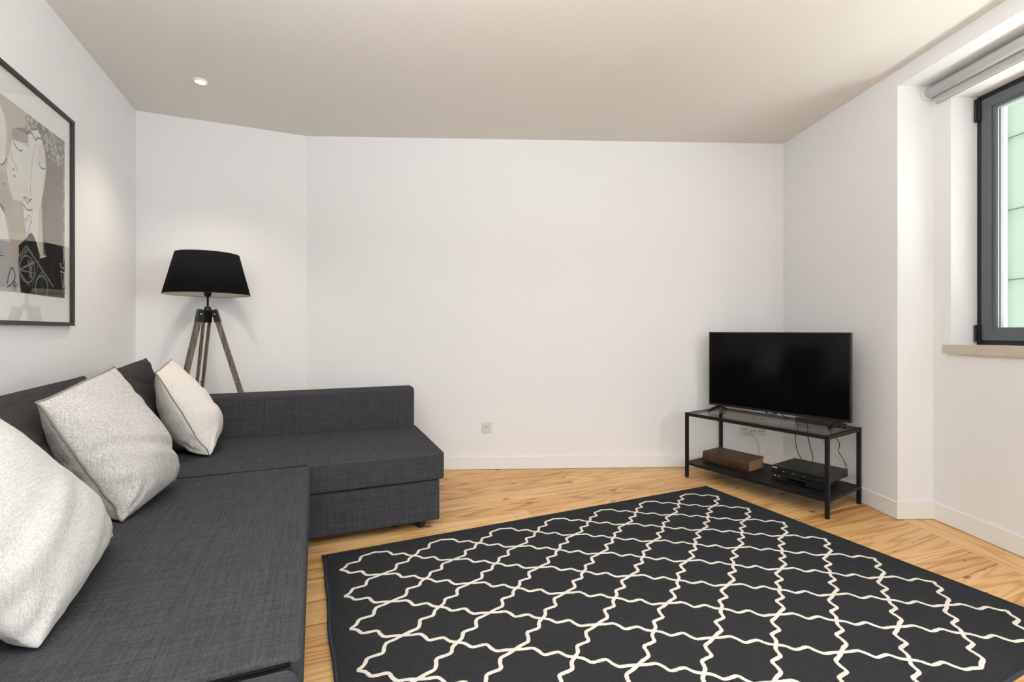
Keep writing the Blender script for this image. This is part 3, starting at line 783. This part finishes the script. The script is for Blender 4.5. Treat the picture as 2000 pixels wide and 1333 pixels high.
def cushion(name, P, corners, thick, m, parent=None, clampz=None, pipe=None, pipe_m=None, floor_z=None, root=None, sag=0.0, sub=1, square=0.55, wrinkle=1.0, wseed=1, back=1.0, ears=(0.012, 0.012, 0.012, 0.012)):
    """corners: bottom-near, bottom-far, top-far, top-near (world); cushion x: near->far, y: bottom->top"""
    n = P.shape[1]
    ex = np.abs(P[..., 0]).max(); ey = np.abs(P[..., 1]).max(); ez = P[0, ..., 2].max()
    c = [np.array(q, float) for q in corners]
    g = np.linspace(0, 1, n)
    s = (P[..., 0] / ex + 1) / 2 * (1 - square) + g[None, :, None] * square
    t = (P[..., 1] / ey + 1) / 2 * (1 - square) + g[None, None, :] * square
    for (cx, cy), e in zip(((0, 0), (1, 0), (1, 1), (0, 1)), ears):
        k = e / 0.5 * np.exp(-(np.hypot(s - cx, t - cy) / 0.055) ** 2)
        s = s + k * (1 if cx else -1); t = t + k * (0.35 if cy else -0.35)
    s = s[..., None]; t = t[..., None]
    base = (c[0] * (1 - s) + c[1] * s) * (1 - t) + (c[3] * (1 - s) + c[2] * s) * t
    nrm = np.cross(c[1] - c[0], c[3] - c[0]); nrm /= np.linalg.norm(nrm)
    half = np.maximum((P[0, ..., 2] - P[1, ..., 2]) / 2, 0); mid = (P[0, ..., 2] + P[1, ..., 2]) / 2
    hp = (half / half.max()) ** 0.72 * thick
    zz = np.stack([hp, -hp])[..., None] + (mid / ez * thick * 0.25)[None, ..., None]
    rw = np.random.default_rng(wseed)
    def vn(a, b, fx, fy):                       # value noise on the cushion face, fx x fy cells
        r = rw.random((fx + 2, fy + 2)); x = np.clip(a, 0, 1) * fx; y = np.clip(b, 0, 1) * fy
        xi = np.minimum(x.astype(int), fx - 1); yi = np.minimum(y.astype(int), fy - 1); u = x - xi; v = y - yi
        u = u * u * (3 - 2 * u); v = v * v * (3 - 2 * v)
        return (r[xi, yi] * (1 - u) * (1 - v) + r[xi + 1, yi] * u * (1 - v) + r[xi, yi + 1] * (1 - u) * v + r[xi + 1, yi + 1] * u * v) - 0.5
    for a in (0, 1):
        ss, tt = s[a, ..., 0], t[a, ..., 0]
        ds = np.minimum(ss, 1 - ss); dt_ = np.minimum(tt, 1 - tt)
        gate = np.minimum(1, np.minimum(ds, dt_) / 0.07)
        w = vn(ss, tt, 3, 17) * np.exp(-ds / 0.12) * 0.024             # puckers running in from the side seams
        w += vn(ss, tt, 17, 3) * np.exp(-dt_ / 0.10) * 0.018           # and from the top and bottom seams
        sk = np.clip(tt + 0.35 * (ss - 0.5) * (1 if wseed % 2 else -1), 0, 1)
        w += vn(ss, sk, 2, 13) * (0.35 + 0.9 * (1 - tt)) * 0.020        # slack folds across the lower half
        w += vn(ss, tt, 4, 4) * 0.022
        for cx, cy in ((0, 0), (1, 0), (0, 1), (1, 1)):                # folds fanning out of the corners
            an = np.arctan2(np.abs(tt - cy), np.abs(ss - cx) + 1e-6); rr = np.hypot(ss - cx, tt - cy)
            w += np.sin(an * 13 + cx * 2 + cy + wseed) * np.exp(-((rr - 0.16) / 0.12) ** 2) * 0.0055
        zz[a, ..., 0] += (1 if a == 0 else -0.85) * w * gate * wrinkle
    prof = 1 + sag * (0.5 - t)
    zz[1] *= back
    Wd = base + nrm * zz * prof
    if clampz is not None:
        lo = clampz + 0.002
        z = Wd[..., 2]; k = 0.02
        z2 = np.where(z < lo + k, lo + k * np.exp(np.minimum((z - lo - k) / k, 0)), z)
        Wd[..., 2] = z2
    idx = {}; verts = []
    def vid(a, i, j):
        if i in (0, n - 1) or j in (0, n - 1): a = 0
        key = (a, i, j)
        if key not in idx: idx[key] = len(verts); verts.append(tuple(Wd[a, i, j]))
        return idx[key]
    faces = []
    for a in (0, 1):
        for i in range(n - 1):
            for j in range(n - 1):
                f = (vid(a, i, j), vid(a, i + 1, j), vid(a, i + 1, j + 1), vid(a, i, j + 1))
                faces.append(f if a == 0 else f[::-1])
    ctr = np.array(verts).mean(0); ctr[2] = np.array(verts)[:, 2].min()
    me = bpy.data.meshes.new(name)
    Rm = np.array(Matrix.Rotation(-ang, 3, 'Z'))
    me.from_pydata(((np.array(verts) - ctr) @ Rm.T).tolist(), [], faces)
    if root is None:
        o = obj(name, me, m, None, True); o.location = ctr; o.rotation_euler = (0, 0, ang)
    else: o = obj(name, me, m, root, True)
    if sub:
        md = o.modifiers.new('smooth', 'SUBSURF'); md.levels = sub; md.render_levels = sub
    if pipe:
        rim = [(i, 0) for i in range(n)] + [(n - 1, j) for j in range(1, n)] + [(i, n - 1) for i in range(n - 2, -1, -1)] + [(0, j) for j in range(n - 2, 0, -1)]
        pts = [((Wd[0, i, j] - ctr) @ Rm.T) for i, j in rim]
        bm = bmesh.new(); tube(bm, [Vector(p) for p in pts], pipe, 6, closed=True)
        bm_obj('piping', bm, pipe_m or m, o, True)
    return o
PA = inflate(60, 0.5, 0.5, 40, 150, seed=1)
PB = inflate(60, 0.5, 0.5, 40, 150, seed=9)
def sp3(v, u, z): return tuple(SP(v, u, z))
# dark back cushions
o = cushion('back_cushion', PB, [sp3(-0.80, 1.22, 0.455), sp3(-0.80, 2.72, 0.455), sp3(-0.985, 2.84, 0.930), sp3(-0.985, 1.22, 0.925)], 0.055, M['cush_dark'], clampz=0.446, sag=0.2, wseed=4, wrinkle=1.1)
tag(o, 'charcoal back cushion nearest the camera, behind the ivory and tweed pillows', 'cushion', 'dark back cushions of the sofa')
o = cushion('back_cushion', PA, [sp3(-0.77, 2.74, 0.455), sp3(-0.77, 3.46, 0.455), sp3(-0.935, 3.47, 0.975), sp3(-0.955, 2.74, 0.950)], 0.055, M['cush_dark'], clampz=0.446, sag=0.2, wseed=7, wrinkle=0.8)
tag(o, 'charcoal back cushion in the far corner, behind the small beige pillow', 'cushion', 'dark back cushions of the sofa')
# pale pillows
o = cushion('throw_pillow', PA, [sp3(-0.545, 1.283, 0.452), sp3(-0.575, 1.86, 0.452), sp3(-0.87, 1.72, 0.99), sp3(-0.87, 1.12, 1.0)], 0.115, M['pillow_big'], clampz=0.446, sag=0.5, wseed=2, wrinkle=0.6, square=0.45, ears=(0.02, 0.050, 0.012, 0.012))
tag(o, 'large ivory ribbed pillow at the left edge, nearest the camera', 'pillow', 'pale throw pillows on the sofa')
o = cushion('throw_pillow', PB, [sp3(-0.640, 2.076, 0.455), sp3(-0.570, 2.50, 0.462), sp3(-0.787, 2.50, 0.981), sp3(-0.839, 2.0, 0.917)], 0.125, M['pillow_tweed'], clampz=0.446, pipe=0.0034, pipe_m=M['seam_thread'], sag=0.6, wseed=3, wrinkle=0.85, back=1.45, square=0.72)
tag(o, 'grey flecked tweed pillow, the middle one of the three pale pillows', 'pillow', 'pale throw pillows on the sofa')
o = cushion('throw_pillow', PA, [sp3(-0.535, 3.00, 0.452), sp3(-0.56, 3.37, 0.460), sp3(-0.79, 3.35, 0.963), sp3(-0.771, 2.95, 0.935)], 0.115, M['pillow_beige'], clampz=0.446, pipe=0.0026, pipe_m=M['seam_thread'], sag=0.6, wseed=5, wrinkle=0.85, back=1.25, square=0.72)
tag(o, 'small plain beige linen pillow at the far end, beneath the lamp', 'pillow', 'pale throw pillows on the sofa')

# ------------------------------------------------------------------ floor lamp
LB = SP(-0.697, 3.85, 0)
lamp = empty('floor_lamp', 'tripod floor lamp with grey wooden legs and black drum shade behind the sofa', 'lamp', LB, 0)
cd = Vector((LB.x, LB.y, 0)).normalized(); rt = Vector((cd.y, -cd.x, 0))
shade = None
bm = bmesh.new(); lathe(bm, [(0.260, 1.384), (0.190, 1.665)], 64, close=False); me_o = bm_obj('lamp_shade', bm, M['shade'], lamp, True); shade = me_o
md = shade.modifiers.new('thick', 'SOLIDIFY'); md.thickness = 0.002; md.offset = 0
bm = bmesh.new(); lathe(bm, [(0.2580, 1.385), (0.1880, 1.664)], 64, close=False); bm_obj('shade_lining', bm, M['shade_in'], shade, True)['label'] = 'white lining'
for r, z in ((0.260, 1.385), (0.190, 1.664)):
    bm = bmesh.new(); tube(bm, [(r * math.cos(a * math.pi / 32), r * math.sin(a * math.pi / 32), z) for a in range(64)], 0.0022, 6, True)
    bm_obj('shade_rim', bm, M['black_metal'], shade, True)
bm = bmesh.new(); lathe(bm, [(0.010, 1.366), (0.022, 1.378), (0.024, 1.40), (0.024, 1.455), (0.016, 1.46)], 20); bm_obj('bulb_holder', bm, M['black_metal'], lamp, True)
bm = bmesh.new()
for k in range(3):
    a = 2 * math.pi * k / 3; bar(bm, (0.02 * math.cos(a), 0.02 * math.sin(a), 1.43), (0.2445 * math.cos(a), 0.2445 * math.sin(a), 1.445), 0.004, 0.004)
bm_obj('shade_carrier', bm, M['black_metal'], lamp)
bm = bmesh.new(); lathe(bm, [(0.0065, 1.29), (0.0065, 1.37)], 12); bm_obj('stem', bm, M['black_metal'], lamp, True)
bm = bmesh.new(); lathe(bm, [(0.030, 1.262), (0.031, 1.278), (0.021, 1.282), (0.020, 1.296), (0.012, 1.302)], 20); bm_obj('hub', bm, M['black_metal'], lamp, True)
feet = [(rt * 0.385 - cd * 0.09), (rt * -0.285 - cd * 0.10), (rt * -0.115 + cd * 0.24)]
tops = [(rt * 0.038 - cd * 0.006), (rt * -0.040 - cd * 0.010), (rt * 0.0 + cd * 0.040)]
for f, tp in zip(feet, tops):
    outw = f.normalized(); side = Vector((-outw.y, outw.x, 0))
    top = tp + Vector((0, 0, 1.275)); bot = f + Vector((0, 0, 0.012))
    mid = top + (bot - top) * 0.06
    bm = bmesh.new()
    rear = f is feet[2]
    so, sw = (0.019, 0.011) if rear else (0.0175, 0.016)
    for sg in (-1, 1): bar(bm, mid + side * sg * so, bot + (top - bot) * 0.30 + side * sg * so, sw, 0.026, side)
    bar(bm, top + (bot - top) * (0.50 if rear else 0.14), bot, 0.0175, 0.023, side)
    # make local grain follow the leg: object z is close enough to the leg axis
    lg = bm_obj('leg', bm, M['wood'], lamp)
    bm = bmesh.new(); bar(bm, top + Vector((0, 0, 0.004)), top + (bot - top) * 0.065, 0.054, 0.032, side)
    bm_obj('leg_bracket', bm, M['black_metal'], lg)
    for q in (0.022, 0.40):
        c = top + (bot - top) * q
        bm = bmesh.new(); tube(bm, [c - side * 0.031, c + side * 0.031], 0.0055, 10); bm_obj('bolt', bm, M['chrome'], lg, True)
    bm = bmesh.new(); tube(bm, [bot + (top - bot).normalized() * 0.03, bot - Vector((0, 0, 0.011))], [0.014, 0.008], 10); bm_obj('foot_cap', bm, M['black_metal'], lg, True)

# ------------------------------------------------------------------ rug
ra = (0.912095, 0.409979); RA = Vector((ra[0], ra[1], 0)); RB = Vector((ra[1], -ra[0], 0))
rug0 = Vector((-0.94305, 2.37044, 0)); RL, RW = 2.5676, 1.81
rang = math.atan2(ra[1], ra[0])
rug = empty('rug', 'charcoal flatweave rug with cream trellis lattice, on the wooden floor', 'rug', rug0, rang)
# local x = along RA, local y = -RB
bm = bmesh.new()
def edge_wob(t): return 0.004 * math.sin(t * 5.1) + 0.002 * math.sin(t * 13)
nx, ny = 60, 44; grid = []
for j in range(ny + 1):
    row = []
    for i in range(nx + 1):
        x = RL * i / nx; y = RW * j / ny
        fx = i / nx; fy = j / ny
        xx = x + (1 - fx) ** 8 * edge_wob(y * 1.3) ; yy = y
        row.append(bm.verts.new((xx, -yy, 0.0078)))
    grid.append(row)
for j in range(ny):
    for i in range(nx): bm.faces.new((grid[j][i], grid[j + 1][i], grid[j + 1][i + 1], grid[j][i + 1]))
ext = bmesh.ops.extrude_face_region(bm, geom=list(bm.faces))
for v in ext['geom']:
    if isinstance(v, bmesh.types.BMVert): v.co.z = 0.0006
bm_obj('woven_field', bm, M['rug'], rug)
# cream trellis, 7 x 7 tiles, every wavy side a strip of yarn 1 mm proud
SX, SY = 0.1729, 0.1202; X0, Y0 = 0.064, 0.186
q = [(0, 0), (0.020, 0.014), (0.028, 0.026), (0.036, 0.043), (0.046, 0.048), (0.064, 0.0500), (0.086, 0.0515), (0.095, 0.060), (0.099, 0.078), (0.108, 0.097), (0.119, 0.104), (0.142, 0.109), (0.1729, 0.1202)]
qc = spline([(a, b, 0) for a, b in q], 3)
bm = bmesh.new(); seen = set(); LWd = 0.0070; rj = random.Random(2)
def strip(pts, w, z0, z1):
    n = len(pts); A = []
    for i, p in enumerate(pts):
        t = (pts[min(i + 1, n - 1)] - pts[max(i - 1, 0)]).normalized(); nn = Vector((-t.y, t.x, 0))
        ww = w * (1 + rj.uniform(-0.12, 0.12))
        A.append([bm.verts.new(Vector((p.x, p.y, 0)) + nn * s * ww + Vector((0, 0, z))) for s, z in ((-1, z0), (-0.82, z1), (0.82, z1), (1, z0))])
    for a, b in zip(A, A[1:]):
        for k in range(3): bm.faces.new((a[k], a[k + 1], b[k + 1], b[k]))
for kx in range(7):
    for ky in range(7):
        cx = X0 + SX + 2 * SX * kx; cy = Y0 + 2 * SY * ky
        for sx in (-1, 1):
            for sy in (-1, 1):
                # side from the tip (cx +- SX, cy) to the node (cx, cy +- SY)
                pts = [Vector((cx + sx * (SX - p.x), -(cy + sy * p.y), 0)) for p in qc]
                strip(pts, LWd, 0.0078, 0.0088 + 0.00012 * ((sx + 1) + (sy + 1) / 2) + 0.00005 * ((kx + ky) % 2))
o = tag(bm_obj('trellis_pattern', bm, M['rug_line'], rug), 'cream woven trellis lines', kind='stuff')
bm = bmesh.new(); tube(bm, [(edge_wob(RW * k / 40 * 1.3) - 0.003, -RW * k / 40, 0.0068) for k in range(41)], 0.0062, 10); bm_obj('edge_binding', bm, M['rug_edge'], rug, True)
bm = bmesh.new(); tube(bm, [(RL + 0.003, -RW * k / 40, 0.0062) for k in range(41)], 0.0055, 10); bm_obj('edge_binding', bm, M['rug'], rug, True)
bm = bmesh.new(); tube(bm, [(RL * k / 40, -RW - 0.003, 0.0068) for k in range(41)], 0.0062, 10); bm_obj('edge_binding', bm, M['rug_edge'], rug, True)
bm = bmesh.new(); tube(bm, [(RL * k / 40, 0.002, 0.0052) for k in range(41)], 0.0045, 10); bm_obj('edge_binding', bm, M['rug'], rug, True)

# ------------------------------------------------------------------ television stand
TA = Vector((0.5555, -0.8315, 0)); TD = Vector((0.8315, 0.5555, 0)); T0 = Vector((1.340, 3.671, 0))
tang = math.atan2(TA.y, TA.x)
SLn, SDp = 1.002, 0.470
stand = empty('television_stand', 'black metal television stand with glass top and low shelf', 'stand', T0, tang)
# local x = TA, local y = TD
tw = 0.022
for a in (0, SLn - tw):
    for d in (0, SDp - tw): box_obj('leg', (a, a + tw, d, d + tw, 0.0005, 0.5), M['black_metal'], stand, 0.001, 1)
for a0, a1, d0, d1 in ((tw, SLn - tw, 0, tw), (tw, SLn - tw, SDp - tw, SDp), (0, tw, tw, SDp - tw), (SLn - tw, SLn, tw, SDp - tw)):
    box_obj('top_rail', (a0, a1, d0, d1, 0.477, 0.499), M['black_metal'], stand, 0.001, 1)
    box_obj('shelf_rail', (a0, a1, d0, d1, 0.100, 0.119), M['black_metal'], stand, 0.001, 1)
box_obj('shelf', (tw, SLn - tw, tw, SDp - tw, 0.112, 0.118), M['black_metal'], stand)
box_obj('glass_top', (tw + .0005, SLn - tw - .0005, tw + .0005, SDp - tw - .0005, 0.492, 0.498), M['table_glass'], stand)['label'] = 'clear glass top'
def TP(a, d, z): return T0 + TA * a + TD * d + Vector((0, 0, z))

# ------------------------------------------------------------------ television
tl = Vector((1.584, 3.806, 0)); tr = Vector((2.167, 3.028, 0)); tdir = (tr - tl).normalized(); TW = (tr - tl).length
tvang = math.atan2(tdir.y, tdir.x)
tv = empty('television', 'black flat television with dark glossy screen, on the glass-topped stand', 'television', (tl + tr) / 2 + Vector((0, 0, 0.4985)), tvang)
hw = TW / 2; ZB, ZT = 0.5425 - 0.4985, 1.1225 - 0.4985
box_obj('housing', (-hw, hw, 0.003, 0.032, ZB, ZT), M['tv_black'], tv, 0.003)
box_obj('rear_bulge', (-hw + 0.10, hw - 0.10, 0.032, 0.066, ZB + 0.03, ZT - 0.2), M['tv_black'], tv, 0.015, 3)
bz = 0.009
bm = bmesh.new()
box(bm, -hw, hw, -0.002, 0.004, ZT - bz, ZT, 0.001, 1); box(bm, -hw, hw, -0.002, 0.004, ZB, ZB + 0.016, 0.001, 1)
box(bm, -hw, -hw + bz, -0.002, 0.004, ZB + 0.016, ZT - bz, 0.001, 1); box(bm, hw - bz, hw, -0.002, 0.004, ZB + 0.016, ZT - bz, 0.001, 1)
bm_obj('bezel', bm, M['tv_black'], tv)
box_obj('screen', (-hw + bz, hw - bz, 0.0, 0.003, ZB + 0.016, ZT - bz), M['screen'], tv)
box_obj('logo_tab', (-0.045, 0.035, -0.006, 0.006, ZB - 0.010, ZB + 0.004), M['tv_black'], tv, 0.002)
fc = bpy.data.curves.new('brand_lettering', 'FONT'); fc.body = 'Smart'; fc.size = 0.016; fc.extrude = 0.0003; fc.align_x = 'CENTER'
fo = bpy.data.objects.new('tmp', fc); COL.objects.link(fo)
dg = bpy.context.evaluated_depsgraph_get(); fm = bpy.data.meshes.new_from_object(fo.evaluated_get(dg)); bpy.data.objects.remove(fo)
lo = obj('brand_lettering', fm, M['print_white'], tv); lo.rotation_euler = (math.pi / 2, 0, 0); lo.location = (-0.008, -0.0066, ZB - 0.0062)
box_obj('standby_light', (0.040, 0.044, -0.0025, 0.0, ZB + 0.004, ZB + 0.008), plain('dull_red_plastic', srgb(120, 20, 20), 0.4), tv)
for x in (-hw + 0.075, hw - 0.075):
    bm = bmesh.new()
    bar(bm, (x, 0.018, ZB + 0.03), (x, 0.018, ZB - 0.012), 0.024, 0.020, (1, 0, 0))
    bar(bm, (x, 0.024, ZB - 0.004), (x - 0.012 * (1 if x > 0 else 2), -0.096, 0.008), 0.018, 0.014, (1, 0, 0))
    bar(bm, (x, 0.012, ZB - 0.004), (x + 0.010, 0.105, 0.008), 0.018, 0.014, (1, 0, 0))
    bm_obj('foot', bm, M['tv_black'], tv)
# things lying behind the television on the glass
bm = bmesh.new(); box(bm, 0.0, 0.25, -0.045, 0.045, 0, 0.034, 0.004, 2)
o = bm_obj('media_bar', bm, M['black_box'], None); o.location = TP(0.66, 0.365, 0.4985); o.rotation_euler = (0, 0, tang)
tag(o, 'low black box lying behind the television\'s right foot', 'box')
bm = bmesh.new(); box(bm, -0.014, 0.014, -0.011, 0.011, 0, 0.030, 0.005, 2); box(bm, -0.020, 0.020, -0.006, 0.006, 0.010, 0.018, 0.002, 1)
o = bm_obj('plastic_clip', bm, M['yellow'], None); o.location = TP(0.045, 0.425, 0.4985); o.rotation_euler = (0, 0, tang)
tag(o, 'small yellow-green plastic piece behind the television\'s left foot', 'clip')

# ------------------------------------------------------------------ book
book = empty('old_book', 'thick old book in worn brown leather, lying on the stand shelf', 'book', TP(0.255, 0.23, 0.1185), tang)
bx, by = 0.180, 0.110
box_obj('page_block', (-bx + 0.006, bx - 0.006, -by + 0.012, by - 0.006, 0.005, 0.078), M['paper'], book)['label'] = 'aged yellow-brown page block'
box_obj('cover', (-bx, bx, -by + 0.004, by, 0.0, 0.005), M['leather'], book, 0.0015, 1)
box_obj('cover', (-bx, bx, -by + 0.004, by, 0.078, 0.083), M['leather'], book, 0.0015, 1)
bm = bmesh.new()
prof = [(-by + 0.012, 0.0), (-by + 0.002, 0.004), (-by - 0.004, 0.02), (-by - 0.006, 0.0415), (-by - 0.004, 0.063), (-by + 0.002, 0.079), (-by + 0.012, 0.083)]
A = [bm.verts.new((-bx, y, z)) for y, z in prof]; B = [bm.verts.new((bx, y, z)) for y, z in prof]
bm.faces.new(A); bm.faces.new(B[::-1])
for k in range(len(prof)): bm.faces.new((A[k], A[(k + 1) % len(prof)], B[(k + 1) % len(prof)], B[k]))
spn = bm_obj('spine', bm, M['leather'], book)
for x in (-0.12, -0.06, 0.0, 0.06, 0.12):
    bm = bmesh.new(); tube(bm, [(x, y - 0.001, z) for y, z in prof[1:-1]], 0.0028, 6); bm_obj('raised_band', bm, M['leather'], spn, True)

# ------------------------------------------------------------------ set-top boxes
b1 = empty('receiver_box', 'lower black receiver of the two stacked on the stand shelf', 'receiver', TP(0.755, 0.25, 0.1185), tang)
box_obj('casing', (-0.150, 0.150, -0.125, 0.115, 0.003, 0.046), M['black_box'], b1, 0.003)
box_obj('front_panel', (-0.148, 0.148, -0.129, -0.125, 0.006, 0.044), M['tv_black'], b1, 0.001, 1)
for x in (-0.13, -0.105): box_obj('button', (x - 0.005, x + 0.007, -0.131, -0.129, 0.030, 0.035), M['print_white'], b1)
box_obj('display_window', (-0.05, 0.06, -0.1295, -0.1288, 0.014, 0.034), M['screen'], b1)
for x in (-0.13, 0.13):
    for y in (-0.10, 0.09):
        bm = bmesh.new(); lathe(bm, [(0.008, 0.0), (0.009, 0.0035)], 12, x, y); bm_obj('foot', bm, M['cable_black'], b1)
b2 = empty('receiver_box', 'upper black receiver with ribbed top, stacked on another on the shelf', 'receiver', TP(0.768, 0.28, 0.1650), tang)
box_obj('casing', (-0.168, 0.168, -0.155, 0.160, 0.003, 0.052), M['black_box'], b2, 0.003)
box_obj('front_panel', (-0.166, 0.166, -0.159, -0.155, 0.006, 0.050), M['tv_black'], b2, 0.001, 1)
bm = bmesh.new()
for k in range(9): box(bm, -0.135 + 0.034 * k, -0.117 + 0.034 * k, -0.10, 0.13, 0.052, 0.0535)
bm_obj('vent_ribs', bm, M['black_box'], b2)
box_obj('badge', (-0.160, -0.128, -0.160, -0.159, 0.036, 0.044), M['print_white'], b2)['label'] = 'silver badge'
for x, w in ((-0.09, 0.007), (-0.03, 0.004), (-0.016, 0.003), (0.04, 0.004), (0.125, 0.005)): box_obj('button', (x, x + w, -0.161, -0.159, 0.022, 0.027), M['print_white'], b2)
for x in (-0.13, 0.13):
    for y in (-0.12, 0.07):
        bm = bmesh.new(); lathe(bm, [(0.008, -0.0002), (0.009, 0.0035)], 12, x, y); bm_obj('foot', bm, M['cable_black'], b2)

# ------------------------------------------------------------------ wall sockets
WD = (CR - P1).normalized(); WN = Vector((WD.y, -WD.x, 0)); wang = math.atan2(WD.y, WD.x)
def back_at(x): return P1 + WD * ((x - P1.x) / WD.x)
def socket(root_label, x, z, mods, name='wall_socket', cat='socket', group=None):
    t = empty(name, root_label, cat, back_at(x) + Vector((0, 0, z)), wang, group)
    n = len(mods); w = 0.071
    box_obj('plate', (-n * w / 2 - 0.006, n * w / 2 + 0.006, -0.009, 0.0, -0.0425, 0.0425), M['white_plastic'], t, 0.002)
    for i, k in enumerate(mods):
        cx = (-(n - 1) / 2 + i) * w
        bm = bmesh.new(); box(bm, cx - 0.030, cx + 0.030, -0.012, -0.009, -0.030, 0.030, 0.0015, 1)
        ins = bm_obj('insert', bm, M['white_plastic'], t)
        if k == 'p':
            bm = bmesh.new()
            ring = [(0.0205, -0.0122), (0.0225, -0.0135), (0.0215, -0.0122)]
            pts = [(cx + 0.021 * math.cos(a * math.pi / 16), -0.0125, 0.021 * math.sin(a * math.pi / 16)) for a in range(32)]
            tube(bm, pts, 0.0016, 6, True); bm_obj('socket_rim', bm, M['white_plastic'], ins, True)
            bm = bmesh.new(); tube(bm, [(cx + 0.0185 * math.cos(a * math.pi / 16), -0.0121, 0.0185 * math.sin(a * math.pi / 16)) for a in range(3, 14)], 0.0022, 6); bm_obj('recess_shadow_gap', bm, M['dark_hole'], ins, True)  # dark arc painting the shade inside the socket's upper rim
            for dx in (-0.0095, 0.0095):
                bm = bmesh.new(); tube(bm, [(cx + dx, -0.0095, 0), (cx + dx, -0.0126, 0)], 0.0034, 10); bm_obj('pin_hole', bm, M['dark_hole'], ins, True)
        elif k == 'd':
            for dx, dz in ((-0.012, -0.002), (0.0, 0.006), (0.012, -0.002)):
                bm = bmesh.new(); tube(bm, [(cx + dx, -0.0095, dz), (cx + dx, -0.0128, dz)], 0.0042, 10); bm_obj('jack_hole', bm, M['dark_hole'], ins, True)
        else:
            for dx in (-0.012, 0.012): box_obj('jack_hole', (cx + dx - 0.005, cx + dx + 0.005, -0.0126, -0.0095, -0.005, 0.004), M['dark_hole'], ins)
    return t
socket('single white socket on the back wall beside the sofa chaise', -0.2055, 0.341, ['p'])
socket('lower wide white socket plate on the back wall under the glass top', 2.012, 0.296, ['p', 'n', 'n'])
socket('upper white double socket plate on the back wall, seen through the glass', 2.055, 0.392, ['p', 'd'])

# ------------------------------------------------------------------ cables
def cable(label, pts, r, m, name='cable', k=8):
    P = spline(pts, k); c = Vector(P[-1])
    bm = bmesh.new(); tube(bm, [p - c for p in P], r, 7)
    o = bm_obj(name, bm, m, None, True); o.location = c
    tag(o, label, 'cable'); return o
def tvp(x, y, z):
    R = Matrix.Rotation(tvang, 3, 'Z'); return (tl + tr) / 2 + Vector((0, 0, 0.4985)) + R @ Vector((x, y, z))
def bh(a, z): return TP(a, 0.462 - 0.006, z)
cable('black cable hanging left of the others from television to receiver', [tvp(0.02, 0.072, 0.10), tvp(0.03, 0.10, 0.02), TP(0.60, 0.478, 0.46), TP(0.585, 0.482, 0.36), TP(0.60, 0.478, 0.26), TP(0.655, 0.446, 0.20)], 0.0026, M['cable_black'])
cable('black cable hanging in the middle from television to receiver', [tvp(0.10, 0.072, 0.09), tvp(0.12, 0.10, 0.02), TP(0.665, 0.478, 0.46), TP(0.67, 0.480, 0.38), TP(0.69, 0.476, 0.30), TP(0.715, 0.455, 0.24), TP(0.715, 0.446, 0.20)], 0.0026, M['cable_black'])
cable('crooked black cable hanging nearest the stand\'s right end', [tvp(0.26, 0.072, 0.09), TP(0.80, 0.44, 0.525), TP(0.80, 0.478, 0.47), TP(0.83, 0.478, 0.42), TP(0.87, 0.480, 0.37), TP(0.865, 0.480, 0.31), TP(0.90, 0.474, 0.26), TP(0.925, 0.446, 0.21)], 0.0024, M['cable_black'])
cable('thin tan cable running down behind the receivers', [bh(0.72, 0.44) + TD * 0.03, TP(0.78, 0.486, 0.34), TP(0.86, 0.484, 0.27), TP(0.92, 0.474, 0.23), TP(0.93, 0.446, 0.205)], 0.0018, M['cable_tan'])
s0 = back_at(1.941)
plug_p = s0 + WN * 0.013 + Vector((0, 0, 0.296))
pc = empty('plug_cable', 'white plug with its cable curving down from the lower socket plate', 'cable', plug_p, wang)
bm = bmesh.new(); tube(bm, [(0, 0, 0), (0, -0.012, 0), (0, -0.030, -0.002)], [0.017, 0.0165, 0.012], 16); bm_obj('plug', bm, M['white_plastic'], pc, True)
bm = bmesh.new(); tube(bm, spline([(0, -0.030, -0.002), (0.02, -0.038, -0.008), (0.065, -0.036, -0.045), (0.10, -0.028, -0.11), (0.112, -0.020, -0.18), (0.115, -0.020, -0.282)], 8), 0.0032, 7); bm_obj('flex', bm, M['cable_white'], pc, True)
for i, (pts, lab) in enumerate((([back_at(2.03) + WN * 0.014 + Vector((0, 0, 0.37)), back_at(2.05) + WN * 0.04 + Vector((0, 0, 0.40)), TP(0.47, 0.478, 0.47), tvp(0.03, 0.085, 0.03), tvp(0.02, 0.070, 0.08)], 'tan cable looping from the upper socket plate up to the television'),)):
    cable(lab, pts, 0.0022, M['cable_tan'])
